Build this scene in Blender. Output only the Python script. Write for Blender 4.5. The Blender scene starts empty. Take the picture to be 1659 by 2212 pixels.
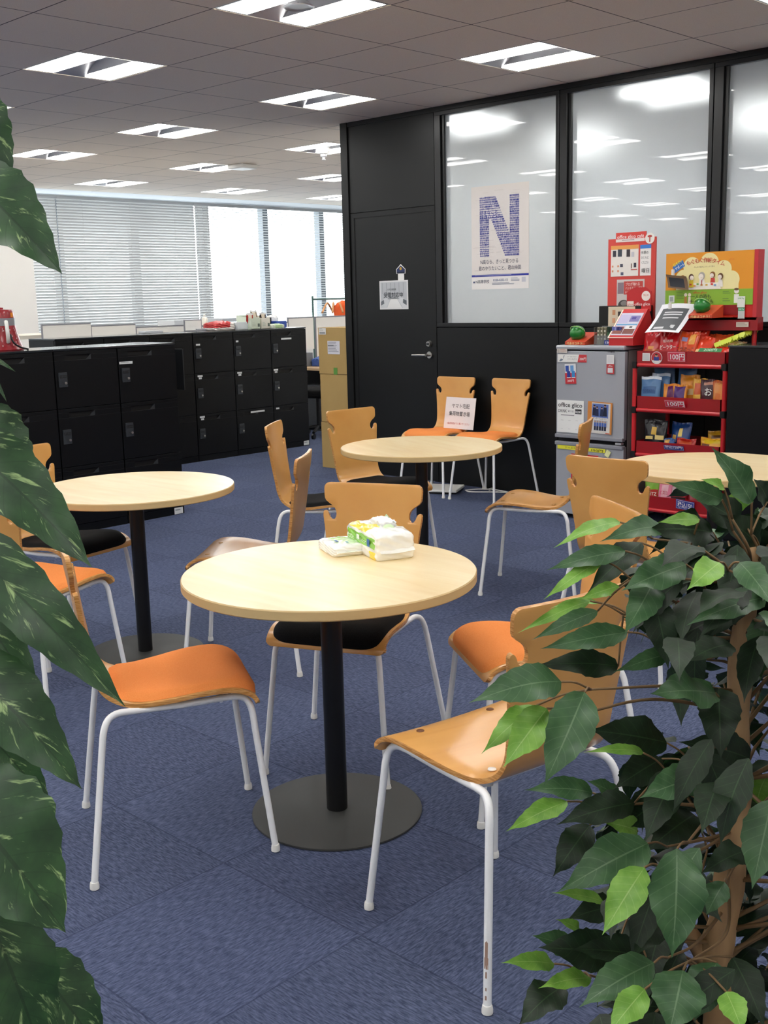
import bpy, bmesh, math, random
from mathutils import Vector, Matrix
R = random.Random(7)
S = bpy.context.scene
COL = S.collection
PI = math.pi

# ---------------------------------------------------------------- camera
cam_d = bpy.data.cameras.new('camera'); cam = bpy.data.objects.new('camera', cam_d); COL.objects.link(cam)
RT = Vector((0.7199468, 0.6935861, -0.024798)); UP = Vector((-0.1116584, 0.1510191, 0.9822045)); FW = Vector((-0.6849883, 0.7043661, -0.1861704))
cam.matrix_world = Matrix(((RT.x, UP.x, -FW.x, 0), (RT.y, UP.y, -FW.y, 0), (RT.z, UP.z, -FW.z, 1.424), (0, 0, 0, 1)))
cam_d.sensor_fit = 'VERTICAL'; cam_d.sensor_height = 24.0; cam_d.sensor_width = 18.0
cam_d.lens = 2401.4 / 2212 * 24
cam_d.shift_x = (829.5 - 813.07) / 2212; cam_d.shift_y = -(1106 - 1099.35) / 2212
cam_d.clip_start = 0.05; cam_d.clip_end = 200
S.camera = cam
# ---------------------------------------------------------------- daylight outside the windows
W = bpy.data.worlds.new('daylight'); S.world = W; W.use_nodes = True
wt = W.node_tree; bg = wt.nodes['Background']; bg.inputs[1].default_value = 7.0
tc = wt.nodes.new('ShaderNodeTexCoord'); sp = wt.nodes.new('ShaderNodeSeparateXYZ'); wt.links.new(tc.outputs['Generated'], sp.inputs[0])
wr = wt.nodes.new('ShaderNodeValToRGB'); wt.links.new(sp.outputs[2], wr.inputs[0])      # pale city below, hazy bright sky above
wr.color_ramp.elements[0].position = 0.0; wr.color_ramp.elements[0].color = (.30, .32, .34, 1); wr.color_ramp.elements[1].position = .03; wr.color_ramp.elements[1].color = (.94, .97, 1, 1)
wt.links.new(wr.outputs[0], bg.inputs[0])
# ---------------------------------------------------------------- exposure
LAMP = 11.0
S.view_settings.view_transform = 'Standard'; S.view_settings.look = 'None'
S.view_settings.gamma = 1; S.view_settings.use_curve_mapping = False
S.view_settings.exposure = 0.97
cy = S.cycles
cy.use_denoising = True; cy.max_bounces = 10; cy.diffuse_bounces = 7; cy.glossy_bounces = 4
cy.transmission_bounces = 4; cy.transparent_max_bounces = 8; cy.sample_clamp_indirect = 10
cy.caustics_reflective = False; cy.caustics_refractive = False

# ================================================================ materials
def lin(h):
    h = h.lstrip('#'); c = [int(h[i:i+2], 16) / 255 for i in (0, 2, 4)]
    return tuple(x / 12.92 if x <= .04045 else ((x + .055) / 1.055) ** 2.4 for x in c) + (1,)
MATS = {}
def mat(name, col, rough=.5, metal=0, spec=.5, coat=0, coat_r=.05, trans=0, alpha=1, ior=1.45, sub=0):
    if name in MATS: return MATS[name]
    m = bpy.data.materials.new(name); m.use_nodes = True
    b = m.node_tree.nodes['Principled BSDF']; i = b.inputs
    i['Base Color'].default_value = lin(col) if isinstance(col, str) else col
    i['Roughness'].default_value = rough; i['Metallic'].default_value = metal
    i['Specular IOR Level'].default_value = spec; i['Coat Weight'].default_value = coat
    i['Coat Roughness'].default_value = coat_r; i['Transmission Weight'].default_value = trans
    i['Alpha'].default_value = alpha; i['IOR'].default_value = ior
    MATS[name] = m
    return m
def flat(col, rough=.55): return mat('print ' + col + (' %.2f' % rough), col, rough)
def emis(name, col, strength):
    m = bpy.data.materials.new(name); m.use_nodes = True; nt = m.node_tree; nt.nodes.clear()
    e = nt.nodes.new('ShaderNodeEmission'); o = nt.nodes.new('ShaderNodeOutputMaterial')
    e.inputs[0].default_value = col; e.inputs[1].default_value = strength
    nt.links.new(e.outputs[0], o.inputs[0]); MATS[name] = m
    return m
class NG:
    def __init__(s, name, rough=.5, **k):
        s.m = mat(name, '#888888', rough, **k); s.nt = s.m.node_tree; s.b = s.nt.nodes['Principled BSDF']
    def n(s, t, **k):
        x = s.nt.nodes.new(t)
        for a, v in k.items(): setattr(x, a, v)
        return x
    def l(s, a, b): s.nt.links.new(a, b)
    def val(s, sock, v):
        if hasattr(v, 'is_output'): s.l(v, sock)
        else: sock.default_value = v
    def math(s, op, a, b=None, c=None):
        x = s.n('ShaderNodeMath', operation=op); s.val(x.inputs[0], a)
        if b is not None: s.val(x.inputs[1], b)
        if c is not None: s.val(x.inputs[2], c)
        return x.outputs[0]
    def mix(s, f, a, b):
        x = s.n('ShaderNodeMix', data_type='RGBA'); s.val(x.inputs[0], f); s.val(x.inputs[6], a); s.val(x.inputs[7], b)
        return x.outputs[2]
    def noise(s, vec, scale, detail=3, rough=.5, dist=0):
        x = s.n('ShaderNodeTexNoise'); x.inputs['Scale'].default_value = scale; x.inputs['Detail'].default_value = detail
        x.inputs['Roughness'].default_value = rough; x.inputs['Distortion'].default_value = dist
        if vec is not None: s.l(vec, x.inputs['Vector'])
        return x.outputs[0]
    def mapping(s, vec, scale=(1, 1, 1), rot=(0, 0, 0), loc=(0, 0, 0)):
        x = s.n('ShaderNodeMapping'); x.inputs['Scale'].default_value = scale; x.inputs['Rotation'].default_value = rot
        x.inputs['Location'].default_value = loc; s.l(vec, x.inputs['Vector']); return x.outputs[0]
    def ramp(s, f, stops):
        x = s.n('ShaderNodeValToRGB'); s.l(f, x.inputs[0]); e = x.color_ramp.elements
        while len(e) < len(stops): e.new(.5)
        for k, (p, c) in enumerate(stops): e[k].position = p; e[k].color = lin(c) if isinstance(c, str) else (c, c, c, 1)
        return x.outputs[0]
    def coord(s, kind='Object'): return s.n('ShaderNodeTexCoord').outputs[kind]
    def bump(s, hgt, strength=.3, dist=.002):
        x = s.n('ShaderNodeBump'); x.inputs['Strength'].default_value = strength; x.inputs['Distance'].default_value = dist
        s.l(hgt, x.inputs['Height']); s.l(x.outputs[0], s.b.inputs['Normal'])
    def col(s, c): s.l(c, s.b.inputs['Base Color'])

# carpet: half metre tiles laid quarter-turned, fine loop ribs
g = NG('blue carpet tiles', .95, spec=.15)
v = g.coord('Object'); sx = g.n('ShaderNodeSeparateXYZ'); g.l(v, sx.inputs[0])
ux = g.math('MULTIPLY', g.math('ADD', sx.outputs[0], 100.15), 2.0); uy = g.math('MULTIPLY', g.math('ADD', sx.outputs[1], 99.888), 2.0)
par = g.math('FLOORED_MODULO', g.math('ADD', g.math('FLOOR', ux), g.math('FLOOR', uy)), 2.0)
ribs_a = g.noise(g.mapping(v, (230, 40, 1)), 1.0, 3, .6); ribs_b = g.noise(g.mapping(v, (40, 230, 1)), 1.0, 3, .6)
rm = g.n('ShaderNodeMix', data_type='FLOAT'); g.l(par, rm.inputs[0]); g.l(ribs_a, rm.inputs[2]); g.l(ribs_b, rm.inputs[3]); ribs = rm.outputs[0]
wn = g.n('ShaderNodeTexWhiteNoise', noise_dimensions='2D'); cv = g.n('ShaderNodeCombineXYZ'); g.l(g.math('FLOOR', ux), cv.inputs[0]); g.l(g.math('FLOOR', uy), cv.inputs[1]); g.l(cv.outputs[0], wn.inputs['Vector'])
base = g.mix(par, lin('#4c5672'), lin('#434c66'))
base = g.mix(g.math('MULTIPLY', wn.outputs[0], .35), base, lin('#3d4566'))
fx = g.math('ABSOLUTE', g.math('SUBTRACT', g.math('FRACT', ux), .5)); fy = g.math('ABSOLUTE', g.math('SUBTRACT', g.math('FRACT', uy), .5))
seam = g.math('GREATER_THAN', g.math('MAXIMUM', fx, fy), .4955)
c2 = g.mix(g.ramp(ribs, [(.36, 0.0), (.66, 1.0)]), lin('#293144'), lin('#727b97'))
fin = g.mix(.5, base, c2)
fin = g.mix(g.math('MULTIPLY', seam, .5), fin, lin('#262c42'))
blot = g.noise(v, 1.3, 3); fin = g.mix(g.math('MULTIPLY', g.ramp(blot, [(.45, 0.0), (.7, 1.0)]), .18), fin, lin('#3a4160'))
g.col(fin); g.bump(ribs, .5, .004); M_carpet = g.m

# mineral-fibre ceiling boards on a 60 cm grid
g = NG('ceiling boards', .85, spec=.25)
v = g.coord('Object'); sx = g.n('ShaderNodeSeparateXYZ'); g.l(v, sx.inputs[0])
ux = g.math('DIVIDE', g.math('ADD', sx.outputs[0], 3.84 + 60), .6); uy = g.math('DIVIDE', g.math('ADD', sx.outputs[1], 60 - 3.536), .6)
fx = g.math('ABSOLUTE', g.math('SUBTRACT', g.math('FRACT', ux), .5)); fy = g.math('ABSOLUTE', g.math('SUBTRACT', g.math('FRACT', uy), .5))
seam = g.math('GREATER_THAN', g.math('MAXIMUM', fx, fy), .4945)
sp = g.noise(v, 260, 2); bc = g.mix(g.ramp(sp, [(.35, 0.0), (.6, 1.0)]), lin('#e8dccf'), lin('#f1e6d9'))
g.col(g.mix(seam, bc, lin('#4c4744'))); g.bump(g.math('SUBTRACT', 1.0, seam), .4, .002); M_ceil = g.m

# moulded beech plywood, thin dark ply lines on the rim
def wood(name, a, b, scale=(2.5, 22, 22), rough=.32, coat=.35, c=None):
    g = NG(name, rough, coat=coat, coat_r=.18)
    v = g.mapping(g.coord('Object'), scale)
    n1 = g.noise(v, 1.6, 4, .55, .6); n2 = g.noise(g.coord('Object'), 2.2, 2)
    c1 = g.mix(g.ramp(n1, [(.3, 0.0), (.72, 1.0)]), lin(a), lin(b))
    c1 = g.mix(g.math('MULTIPLY', g.ramp(n2, [(.4, 0.0), (.75, 1.0)]), .35), c1, lin(c or b))
    g.col(c1); return g.m
M_ply = wood('honey beech plywood', '#dda75f', '#d09751', (10, 1.5, 1.5), .3, .3, '#d59a4e')
M_plyworn = wood('worn beech plywood', '#c08f55', '#a97b48', (10, 1.5, 1.5), .34, .25, '#9a744d')
g = NG('plywood edge', .42, coat=.2)
g.col(g.mix(g.ramp(g.noise(g.mapping(g.coord('Object'), (30, 30, 420)), 1, 2), [(.4, 0.0), (.6, 1.0)]), lin('#b57a38'), lin('#d9a463'))); M_plyedge = g.m
# maple laminate table tops with long faint grain, tan edge band
g = NG('maple laminate', .34, coat=.25, coat_r=.22)
v = g.mapping(g.coord('Object'), (2.2, 15, 1), (0, 0, .95))
n1 = g.noise(v, 1.0, 5, .6, .4); n2 = g.noise(g.mapping(g.coord('Object'), (1.2, 4.5, 1), (0, 0, .95)), 1.3, 2)
c1 = g.mix(g.ramp(n1, [(.35, 0.0), (.68, 1.0)]), lin('#efdcb2'), lin('#e6cb98'))
c1 = g.mix(g.math('MULTIPLY', g.ramp(n2, [(.5, 0.0), (.72, 1.0)]), .55), c1, lin('#d9b683')); g.col(c1); M_maple = g.m
M_mapleedge = mat('tan edge band', '#d0b480', .45)
M_post = mat('black painted steel', '#0c0c0d', .38)
M_base = mat('dark grey powder coat', '#3b3c3b', .55)
M_leg = mat('white enamelled steel', '#f3f4f5', .28, coat=.3)
M_cap = mat('white plastic cap', '#ecebe6', .4)
def fabric(name, a, b):
    g = NG(name, .9, spec=.2); n = g.noise(g.coord('Object'), 420, 2)
    g.col(g.mix(g.ramp(n, [(.35, 0.0), (.65, 1.0)]), lin(a), lin(b))); g.bump(n, .25, .001); return g.m
M_orange = fabric('orange upholstery', '#f09653', '#ea8a48'); M_black = fabric('black upholstery', '#151517', '#0b0b0c')
M_scuff = mat('rust worn enamel', '#a58676', .7)
M_lock = NG('black steel cabinet', .45, spec=.3); M_lock.col(M_lock.mix(M_lock.ramp(M_lock.noise(M_lock.coord('Object'), 300, 2), [(.4, 0.0), (.6, 1.0)]), lin('#050608'), lin('#090b0e'))); M_lock = M_lock.m
M_locktop = mat('dark laminate top', '#2a2d30', .16, coat=.5)
M_slot = mat('black recess', '#020202', .6)
M_gun = mat('gunmetal', '#3a3d40', .35, metal=.4)
M_steel = mat('brushed steel', '#b9b7b2', .3, metal=1)
M_silver = mat('silver reflector', '#c9c9cc', .35, metal=.6)
M_wallblk = NG('charcoal wall panel', .4, spec=.4); M_wallblk.col(M_wallblk.mix(M_wallblk.noise(M_wallblk.coord('Object'), 3, 2), lin('#0b0c0c'), lin('#111212'))); M_wallblk = M_wallblk.m
M_frame = mat('black window frame', '#151617', .32)
M_white = mat('white wall paint', '#efece6', .8)
M_soffit = mat('daylit white soffit', '#eef1f4', .8)  # daylight on the curtain box is put into this bluish white
M_screen = mat('white desk screen', '#f0eee9', .7)
M_slat = mat('blind slat', '#bdbdbc', .5)
M_mull = mat('grey window mullion', '#5f646a', .5)
M_paper = mat('white paper', '#efefec', .6)
M_lampbody = emis('lamp diffuser', (1.0, .985, .95, 1), LAMP)
# frosted film on the partition glass: polished room side, scattering film behind
m = bpy.data.materials.new('frosted glass'); m.use_nodes = True; nt = m.node_tree; nt.nodes.clear(); N = nt.nodes.new; L = nt.links.new
out = N('ShaderNodeOutputMaterial'); gl = N('ShaderNodeBsdfGlossy'); gl.inputs['Roughness'].default_value = .012
rf = N('ShaderNodeBsdfRefraction'); rf.inputs['IOR'].default_value = 1.14; rf.inputs['Roughness'].default_value = .62; rf.inputs['Color'].default_value = (.86, .91, .93, 1)
tl = N('ShaderNodeBsdfTranslucent'); tl.inputs['Color'].default_value = (.72, .77, .8, 1)
df = N('ShaderNodeBsdfDiffuse'); df.inputs['Color'].default_value = (.6, .64, .66, 1)
m1 = N('ShaderNodeMixShader'); m1.inputs[0].default_value = .45; L(rf.outputs[0], m1.inputs[1]); L(tl.outputs[0], m1.inputs[2])
m2 = N('ShaderNodeMixShader'); m2.inputs[0].default_value = .35; L(m1.outputs[0], m2.inputs[1]); L(df.outputs[0], m2.inputs[2])
fr = N('ShaderNodeFresnel'); fr.inputs[0].default_value = 1.5
m3 = N('ShaderNodeMixShader'); L(fr.outputs[0], m3.inputs[0]); L(m2.outputs[0], m3.inputs[1]); L(gl.outputs[0], m3.inputs[2]); L(m3.outputs[0], out.inputs[0])
M_frost = m
# clear window glass
m = bpy.data.materials.new('clear window glass'); m.use_nodes = True; nt = m.node_tree; nt.nodes.clear(); N = nt.nodes.new; L = nt.links.new
out = N('ShaderNodeOutputMaterial'); gl = N('ShaderNodeBsdfGlossy'); gl.inputs['Roughness'].default_value = .02; tr = N('ShaderNodeBsdfTransparent'); tr.inputs[0].default_value = (.94, .97, .97, 1)
mm = N('ShaderNodeMixShader'); mm.inputs[0].default_value = .06; L(tr.outputs[0], mm.inputs[1]); L(gl.outputs[0], mm.inputs[2]); L(mm.outputs[0], out.inputs[0]); M_glass = m
m = bpy.data.materials.new('clear acrylic'); m.use_nodes = True; nt = m.node_tree; nt.nodes.clear(); N = nt.nodes.new; L = nt.links.new
out = N('ShaderNodeOutputMaterial'); gl = N('ShaderNodeBsdfGlossy'); gl.inputs['Roughness'].default_value = .08; tr = N('ShaderNodeBsdfTransparent'); tr.inputs[0].default_value = (.85, .88, .92, 1)
mm = N('ShaderNodeMixShader'); mm.inputs[0].default_value = .22; L(tr.outputs[0], mm.inputs[1]); L(gl.outputs[0], mm.inputs[2]); L(mm.outputs[0], out.inputs[0]); M_acryl = m

# ================================================================ mesh helpers
class MB:
    def __init__(s): s.v = []; s.f = []; s.m = []; s.mats = []; s.uv = None
    def mi(s, m):
        if m not in s.mats: s.mats.append(m)
        return s.mats.index(m)
    def add(s, vs, fs, m):
        o = len(s.v); k = s.mi(m); s.v += [tuple(x) for x in vs]
        for f in fs: s.f.append([i + o for i in f]); s.m.append(k)
    def box(s, a, b, m):
        x0, y0, z0 = a; x1, y1, z1 = b
        s.add([(x0,y0,z0),(x1,y0,z0),(x1,y1,z0),(x0,y1,z0),(x0,y0,z1),(x1,y0,z1),(x1,y1,z1),(x0,y1,z1)],
              [(0,3,2,1),(4,5,6,7),(0,1,5,4),(1,2,6,5),(2,3,7,6),(3,0,4,7)], m)
    def tube(s, pts, r, m, n=10, caps=True):
        pts = [Vector(p) for p in pts]; rs = r if isinstance(r, (list, tuple)) else [r] * len(pts)
        T = [(pts[min(i+1, len(pts)-1)] - pts[max(i-1, 0)]).normalized() for i in range(len(pts))]
        u = T[0].orthogonal().normalized(); vs = []; fs = []
        for i, p in enumerate(pts):
            u = (u - T[i] * u.dot(T[i])).normalized(); w = T[i].cross(u)
            for k in range(n):
                a = 2 * PI * k / n; vs.append(p + (u * math.cos(a) + w * math.sin(a)) * rs[i])
        for i in range(len(pts) - 1):
            for k in range(n):
                a = i*n + k; b = i*n + (k+1) % n; fs.append((a, b, b+n, a+n))
        if caps: fs.append(tuple(reversed(range(n)))); fs.append(tuple(range((len(pts)-1)*n, len(pts)*n)))
        s.add(vs, fs, m)
    def lathe(s, prof, m, n=24, c=(0,0,0), mats=None):
        vs = []; cx, cy_, cz = c
        for (r, z) in prof:
            for k in range(n):
                a = 2*PI*k/n; vs.append((cx + r*math.cos(a), cy_ + r*math.sin(a), cz + z))
        o = len(s.v); s.v += vs
        for i in range(len(prof)-1):
            mm = s.mi(mats[i] if mats else m)
            for k in range(n):
                a = i*n + k; b = i*n + (k+1) % n; s.f.append([o+a, o+b, o+b+n, o+a+n]); s.m.append(mm)
        mm = s.mi(m)
        if prof[0][0] > 1e-5: s.f.append([o+k for k in reversed(range(n))]); s.m.append(s.mi(mats[0]) if mats else mm)
        if prof[-1][0] > 1e-5: s.f.append([o+(len(prof)-1)*n+k for k in range(n)]); s.m.append(s.mi(mats[-1]) if mats else mm)
    def prism(s, poly, d0, d1, m, axis='z'):
        def P(a, b, d): return {'z': (a, b, d), 'y': (a, d, b), 'x': (d, a, b)}[axis]
        n = len(poly); vs = [P(a, b, d0) for a, b in poly] + [P(a, b, d1) for a, b in poly]
        fs = [tuple(reversed(range(n))), tuple(range(n, 2*n))] + [(i, (i+1) % n, (i+1) % n + n, i + n) for i in range(n)]
        if axis == 'y': fs = [tuple(reversed(f)) for f in fs]
        s.add(vs, fs, m)
    def build(s, name, parent=None, smooth=False, loc=None, bevel=0, autos=None):
        me = bpy.data.meshes.new(name); me.from_pydata(s.v, [], s.f)
        for m in s.mats: me.materials.append(m)
        me.polygons.foreach_set('material_index', s.m)
        if smooth: me.polygons.foreach_set('use_smooth', [True] * len(s.f))
        if s.uv is not None:
            ul = me.uv_layers.new(name='UVMap'); k = 0
            for p in me.polygons:
                for li in p.loop_indices: ul.data[li].uv = s.uv[me.loops[li].vertex_index]
        me.update()
        if smooth and autos is not None: me.set_sharp_from_angle(angle=math.radians(autos))
        o = bpy.data.objects.new(name, me); COL.objects.link(o)
        if parent: o.parent = parent
        if loc: o.location = loc
        if bevel:
            b = o.modifiers.new('bevel', 'BEVEL'); b.width = bevel; b.segments = 2; b.limit_method = 'ANGLE'; b.angle_limit = math.radians(40)
        return o
def tag(o, label=None, cat=None, group=None, kind=None):
    if label: o['label'] = label
    if cat: o['category'] = cat
    if group: o['group'] = group
    if kind: o['kind'] = kind
    return o
def thing(name, label, cat, loc=(0,0,0), rz=0, group=None):
    o = bpy.data.objects.new(name, None); COL.objects.link(o); o.location = loc; o.rotation_euler = (0, 0, rz); o.empty_display_size = .05
    return tag(o, label, cat, group)
def copy_tree(o, parent=None):
    c = o.copy(); COL.objects.link(c); c.parent = parent
    for ch in list(o.children): copy_tree(ch, c)
    return c
def struct(name, mb, parent=None, **k):
    o = mb.build(name, parent, **k)
    if not parent: o['kind'] = 'structure'
    return o
def sbox(name, a, b, m, parent=None):
    q = MB(); q.box(a, b, m); return struct(name, q, parent)
def bez(pts, n=8):
    # Catmull-Rom through the points
    out = []; P = [Vector(p) for p in pts]; P = [P[0]*2 - P[1]] + P + [P[-1]*2 - P[-2]]
    for i in range(1, len(P) - 2):
        for k in range(n):
            t = k / n; a, b, c, d = P[i-1], P[i], P[i+1], P[i+2]
            out.append(.5 * ((2*b) + (c-a)*t + (2*a-5*b+4*c-d)*t*t + (3*b-a-3*c+d)*t**3))
    out.append(P[-2]); return out

# flat printed things: rectangles, polygons and lettering lying on a face
class Card:
    """2-D drawing in metres on the plane through o with unit vectors r (right) and u (up); each layer sits a hair above the last."""
    def __init__(s, o, r, u, step=.0007): s.o = Vector(o); s.r = Vector(r).normalized(); s.u = Vector(u).normalized(); s.n = s.r.cross(s.u); s.mb = MB(); s.k = 1; s.step = step; s.tx = []; s.cnt = 0
    def P(s, x, y, k=None): return s.o + s.r*x + s.u*y + s.n*(s.step*(s.k if k is None else k))
    def poly(s, pts, c, k=None):
        k = (s.k if k is None else k) + s.cnt*.004; s.cnt += 1
        m = flat(c) if isinstance(c, str) else c; s.mb.add([s.P(x, y, k) for x, y in pts], [tuple(range(len(pts)))], m)
    def rect(s, x0, y0, x1, y1, c, k=None): s.poly([(x0,y0),(x1,y0),(x1,y1),(x0,y1)], c, k)
    def circ(s, x, y, rx, c, k=None, ry=None, n=20): s.poly([(x + rx*math.cos(2*PI*i/n), y + (ry or rx)*math.sin(2*PI*i/n)) for i in range(n)], c, k)
    def board(s, x0, y0, x1, y1, c, th=.003):
        m = flat(c) if isinstance(c, str) else c; a = [s.P(x, y, 0) for x, y in ((x0,y0),(x1,y0),(x1,y1),(x0,y1))]; b = [p - s.n*th for p in a]
        s.mb.add(a + b, [(0,1,2,3),(7,6,5,4),(0,4,5,1),(1,5,6,2),(2,6,7,3),(3,7,4,0)], m)
    def lines(s, x0, y0, x1, y1, n, c, k=None, duty=.45, seed=1):
        rr = random.Random(seed); hgt = (y1-y0)/n
        for i in range(n): s.rect(x0, y1 - (i+duty)*hgt, x0 + (x1-x0)*rr.uniform(.7, 1), y1 - i*hgt, c, k)
    def text(s, t, x, y, size, c, k=None, bold=0, width=None, align='LEFT', rot=0): s.tx.append((t, x, y, size, c, s.k if k is None else k, bold, width, align, rot))
    def finish(s, name, parent, label=None):
        # lettering becomes real faces in the same print mesh
        for (t, x, y, size, c, k, bold, width, align, rot) in s.tx:
            cu = bpy.data.curves.new('tmp', 'FONT'); cu.body = t; cu.size = size; cu.offset = bold * size * .5; cu.align_x = align; cu.resolution_u = 3
            ob = bpy.data.objects.new('tmp', cu); COL.objects.link(ob)
            dg = bpy.context.evaluated_depsgraph_get(); me = bpy.data.meshes.new_from_object(ob.evaluated_get(dg))
            xs = [v.co.x for v in me.vertices] or [0]; w = max(xs) - min(xs); sxx = width / w if width and w > 1e-5 else 1.0
            r2 = s.r*math.cos(rot) + s.u*math.sin(rot); u2 = -s.r*math.sin(rot) + s.u*math.cos(rot); p = s.P(x, y, k + 1)
            s.mb.add([p + r2*(v.co.x*sxx) + u2*v.co.y for v in me.vertices], [tuple(f.vertices) for f in me.polygons], flat(c) if isinstance(c, str) else c)
            bpy.data.objects.remove(ob); bpy.data.curves.remove(cu); bpy.data.meshes.remove(me)
        return s.mb.build(name, parent)
XR, YR, ZU = (1,0,0), (0,1,0), (0,0,1)

# ================================================================ ROOM
ZC = 2.793; GX0 = -3.84; GY0 = 3.536; XE = GX0 - .6*14; YN = -8.464; YF = GY0 + .6*18; XR_ = GX0 + .6*12
WY = 6.493
sbox('floor', (-13.1, YN-.2, -.05), (XR_+.2, YF+.2, 0), M_carpet)
# lamp cells (index from the grid origin)
CELLS = []
for i in range(-13, 12, 3):
    for j in range(-18, 18, 3):
        ii = i; x = GX0 + .6*ii; y = GY0 + .6*j
        if x > XR_ - .6 or y < YN or y > YF - .7: continue
        CELLS.append((ii, j))
cellset = set(CELLS)
q = MB()
for i in range(-14, 12):
    for j in range(-20, 18):
        if (i, j) in cellset: continue
        x = GX0 + .6*i; y = GY0 + .6*j
        q.add([(x, y, ZC), (x+.6, y, ZC), (x+.6, y+.6, ZC), (x, y+.6, ZC)], [(0, 3, 2, 1)], M_ceil)
q.box((XE, YN, ZC+.25), (XR_, YF, ZC+.3), M_white)
struct('ceiling', q)
sbox('trim_1', (-13.0, YN, ZC+.002), (XE, YF, ZC+.06), M_soffit)
sbox('wall_back', (-13.1, YN-.2, 0), (XR_+.2, YN, ZC+.3), M_white)
sbox('wall_east', (XR_, YN, 0), (XR_+.2, YF, ZC+.3), M_white)
sbox('wall_far', (-13.1, YF, 0), (XR_+.2, YF+.2, ZC+.3), M_white)
# window wall: sill, head, piers and mullions
XW = -13.0
q = MB(); q.box((XW-.15, YN, 0), (XW, YF, .75), M_white); q.box((XW-.15, YN, ZC), (XW, YF, ZC+.3), M_white)
q.box((XW-.15, YN, .75), (XW, -2, ZC), M_white)
struct('wall_left', q)
q = MB(); q.box((-12.95, 5.6, 0), (-12.2, 6.86, ZC), M_white); struct('wall_pier', q, None)
k = 0
for a in range(-8, 7):
    y0 = 7.72 + 1.15*a
    if y0 < -2: continue
    k += 1
    q = MB(); q.box((XW-.12, y0, .75), (XW-.113, min(y0+1.15, YF), ZC), M_glass); o = struct('window_%d' % k, q)
    q = MB(); q.box((XW-.14, y0-.05, .75), (XW-.02, y0+.05, ZC), M_mull); q.build('window_frame', o)
    if k < 3: pass

# venetian blinds
def blind(y0, y1, tilt, label, z0=.85, pitch=.036, wd=.040, xb=-12.86):
    t = thing('venetian_blind', label, 'window blind', (xb, y0, 0), 0, 'venetian blinds on the window wall')
    L = y1 - y0; q = MB(); n = int((ZC - .06 - z0) / pitch) + 1; c, s = math.cos(tilt), math.sin(tilt)
    for i in range(n):
        z = z0 + .03 + i*pitch; h = wd/2
        # three-point crowned slat
        a = (-c*h, -s*h); b = (s*.003, -c*-.003); d = (c*h, s*h)
        q.add([(a[0], .004, z+a[1]), (a[0], L-.004, z+a[1]), (b[0], .004, z+b[1]+.002), (b[0], L-.004, z+b[1]+.002), (d[0], .004, z+d[1]), (d[0], L-.004, z+d[1])], [(0,1,3,2),(2,3,5,4)], M_slat)
    q.build('slats', t)
    q = MB(); q.box((-.02, 0, ZC-.045), (.02, L, ZC-.003), M_slat); q.build('head_rail', t)
    q = MB(); q.box((-.014, .004, z0), (.014, L-.004, z0+.014), M_slat); q.build('bottom_rail', t)
    q = MB()
    m_ = 3
    for i in range(m_):
        y = L*(i+.5)/m_; q.box((.0185, y-.001, z0), (.0195, y+.001, ZC-.04), M_slat)
    q.build('ladder_cord', t)
    return t
T1, T2 = math.radians(59), math.radians(12)
blind(6.87, 7.60, T1, 'nearly closed grey slatted blind, narrowest, beside the white pier')
blind(7.604, 9.74, T1, 'nearly closed grey slatted blind, widest, above the white desk screens')
blind(9.744, 10.0, T1, 'narrow strip of closed grey slatted blind just left of the bright open blinds')
blind(10.004, 11.6, T2, 'open slatted blind washed out by daylight, left of the two bright ones')
blind(11.604, 13.6, T2, 'open slatted blind washed out by daylight beside the black partition')
for a in range(3): blind(5.4 - 2.4*(a+1), 5.4 - 2.4*a - .02, T1, ('closed grey slatted blind left of the white pier', 'second closed grey slatted blind left of the white pier', 'third closed grey slatted blind left of the white pier')[a])

# ---------------------------------------------------------------- ceiling lamps
def make_lamp():
    t = thing('ceiling_light', 'square recessed office ceiling light with two long bright panels', 'ceiling light', (0, 0, ZC))
    a = .016; b = .584
    for y0 in (a, .405):
        q = MB(); q.box((a, y0, .002), (b, y0+.179, .012), M_lampbody); q.build('lamp_panel', t)
    q = MB()
    q.add([(0,0,.001),(.6,0,.001),(.6,.6,.001),(0,.6,.001),(a,a,.001),(b,a,.001),(b,b,.001),(a,b,.001)], [(0,4,5,1),(1,5,6,2),(2,6,7,3),(3,7,4,0)], M_silver)
    y0, y1 = a+.179, .405
    z = .07
    q.add([(a,y0,0),(b,y0,0),(b,y1,0),(a,y1,0),(a+.13,y0,z),(b-.13,y0,z),(b-.13,y1,z),(a+.13,y1,z)], [(0,4,5,1),(2,6,7,3),(0,3,7,4),(1,5,6,2),(4,7,6,5)], M_silver)
    q.build('reflector_tray', t)
    return t
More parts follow.
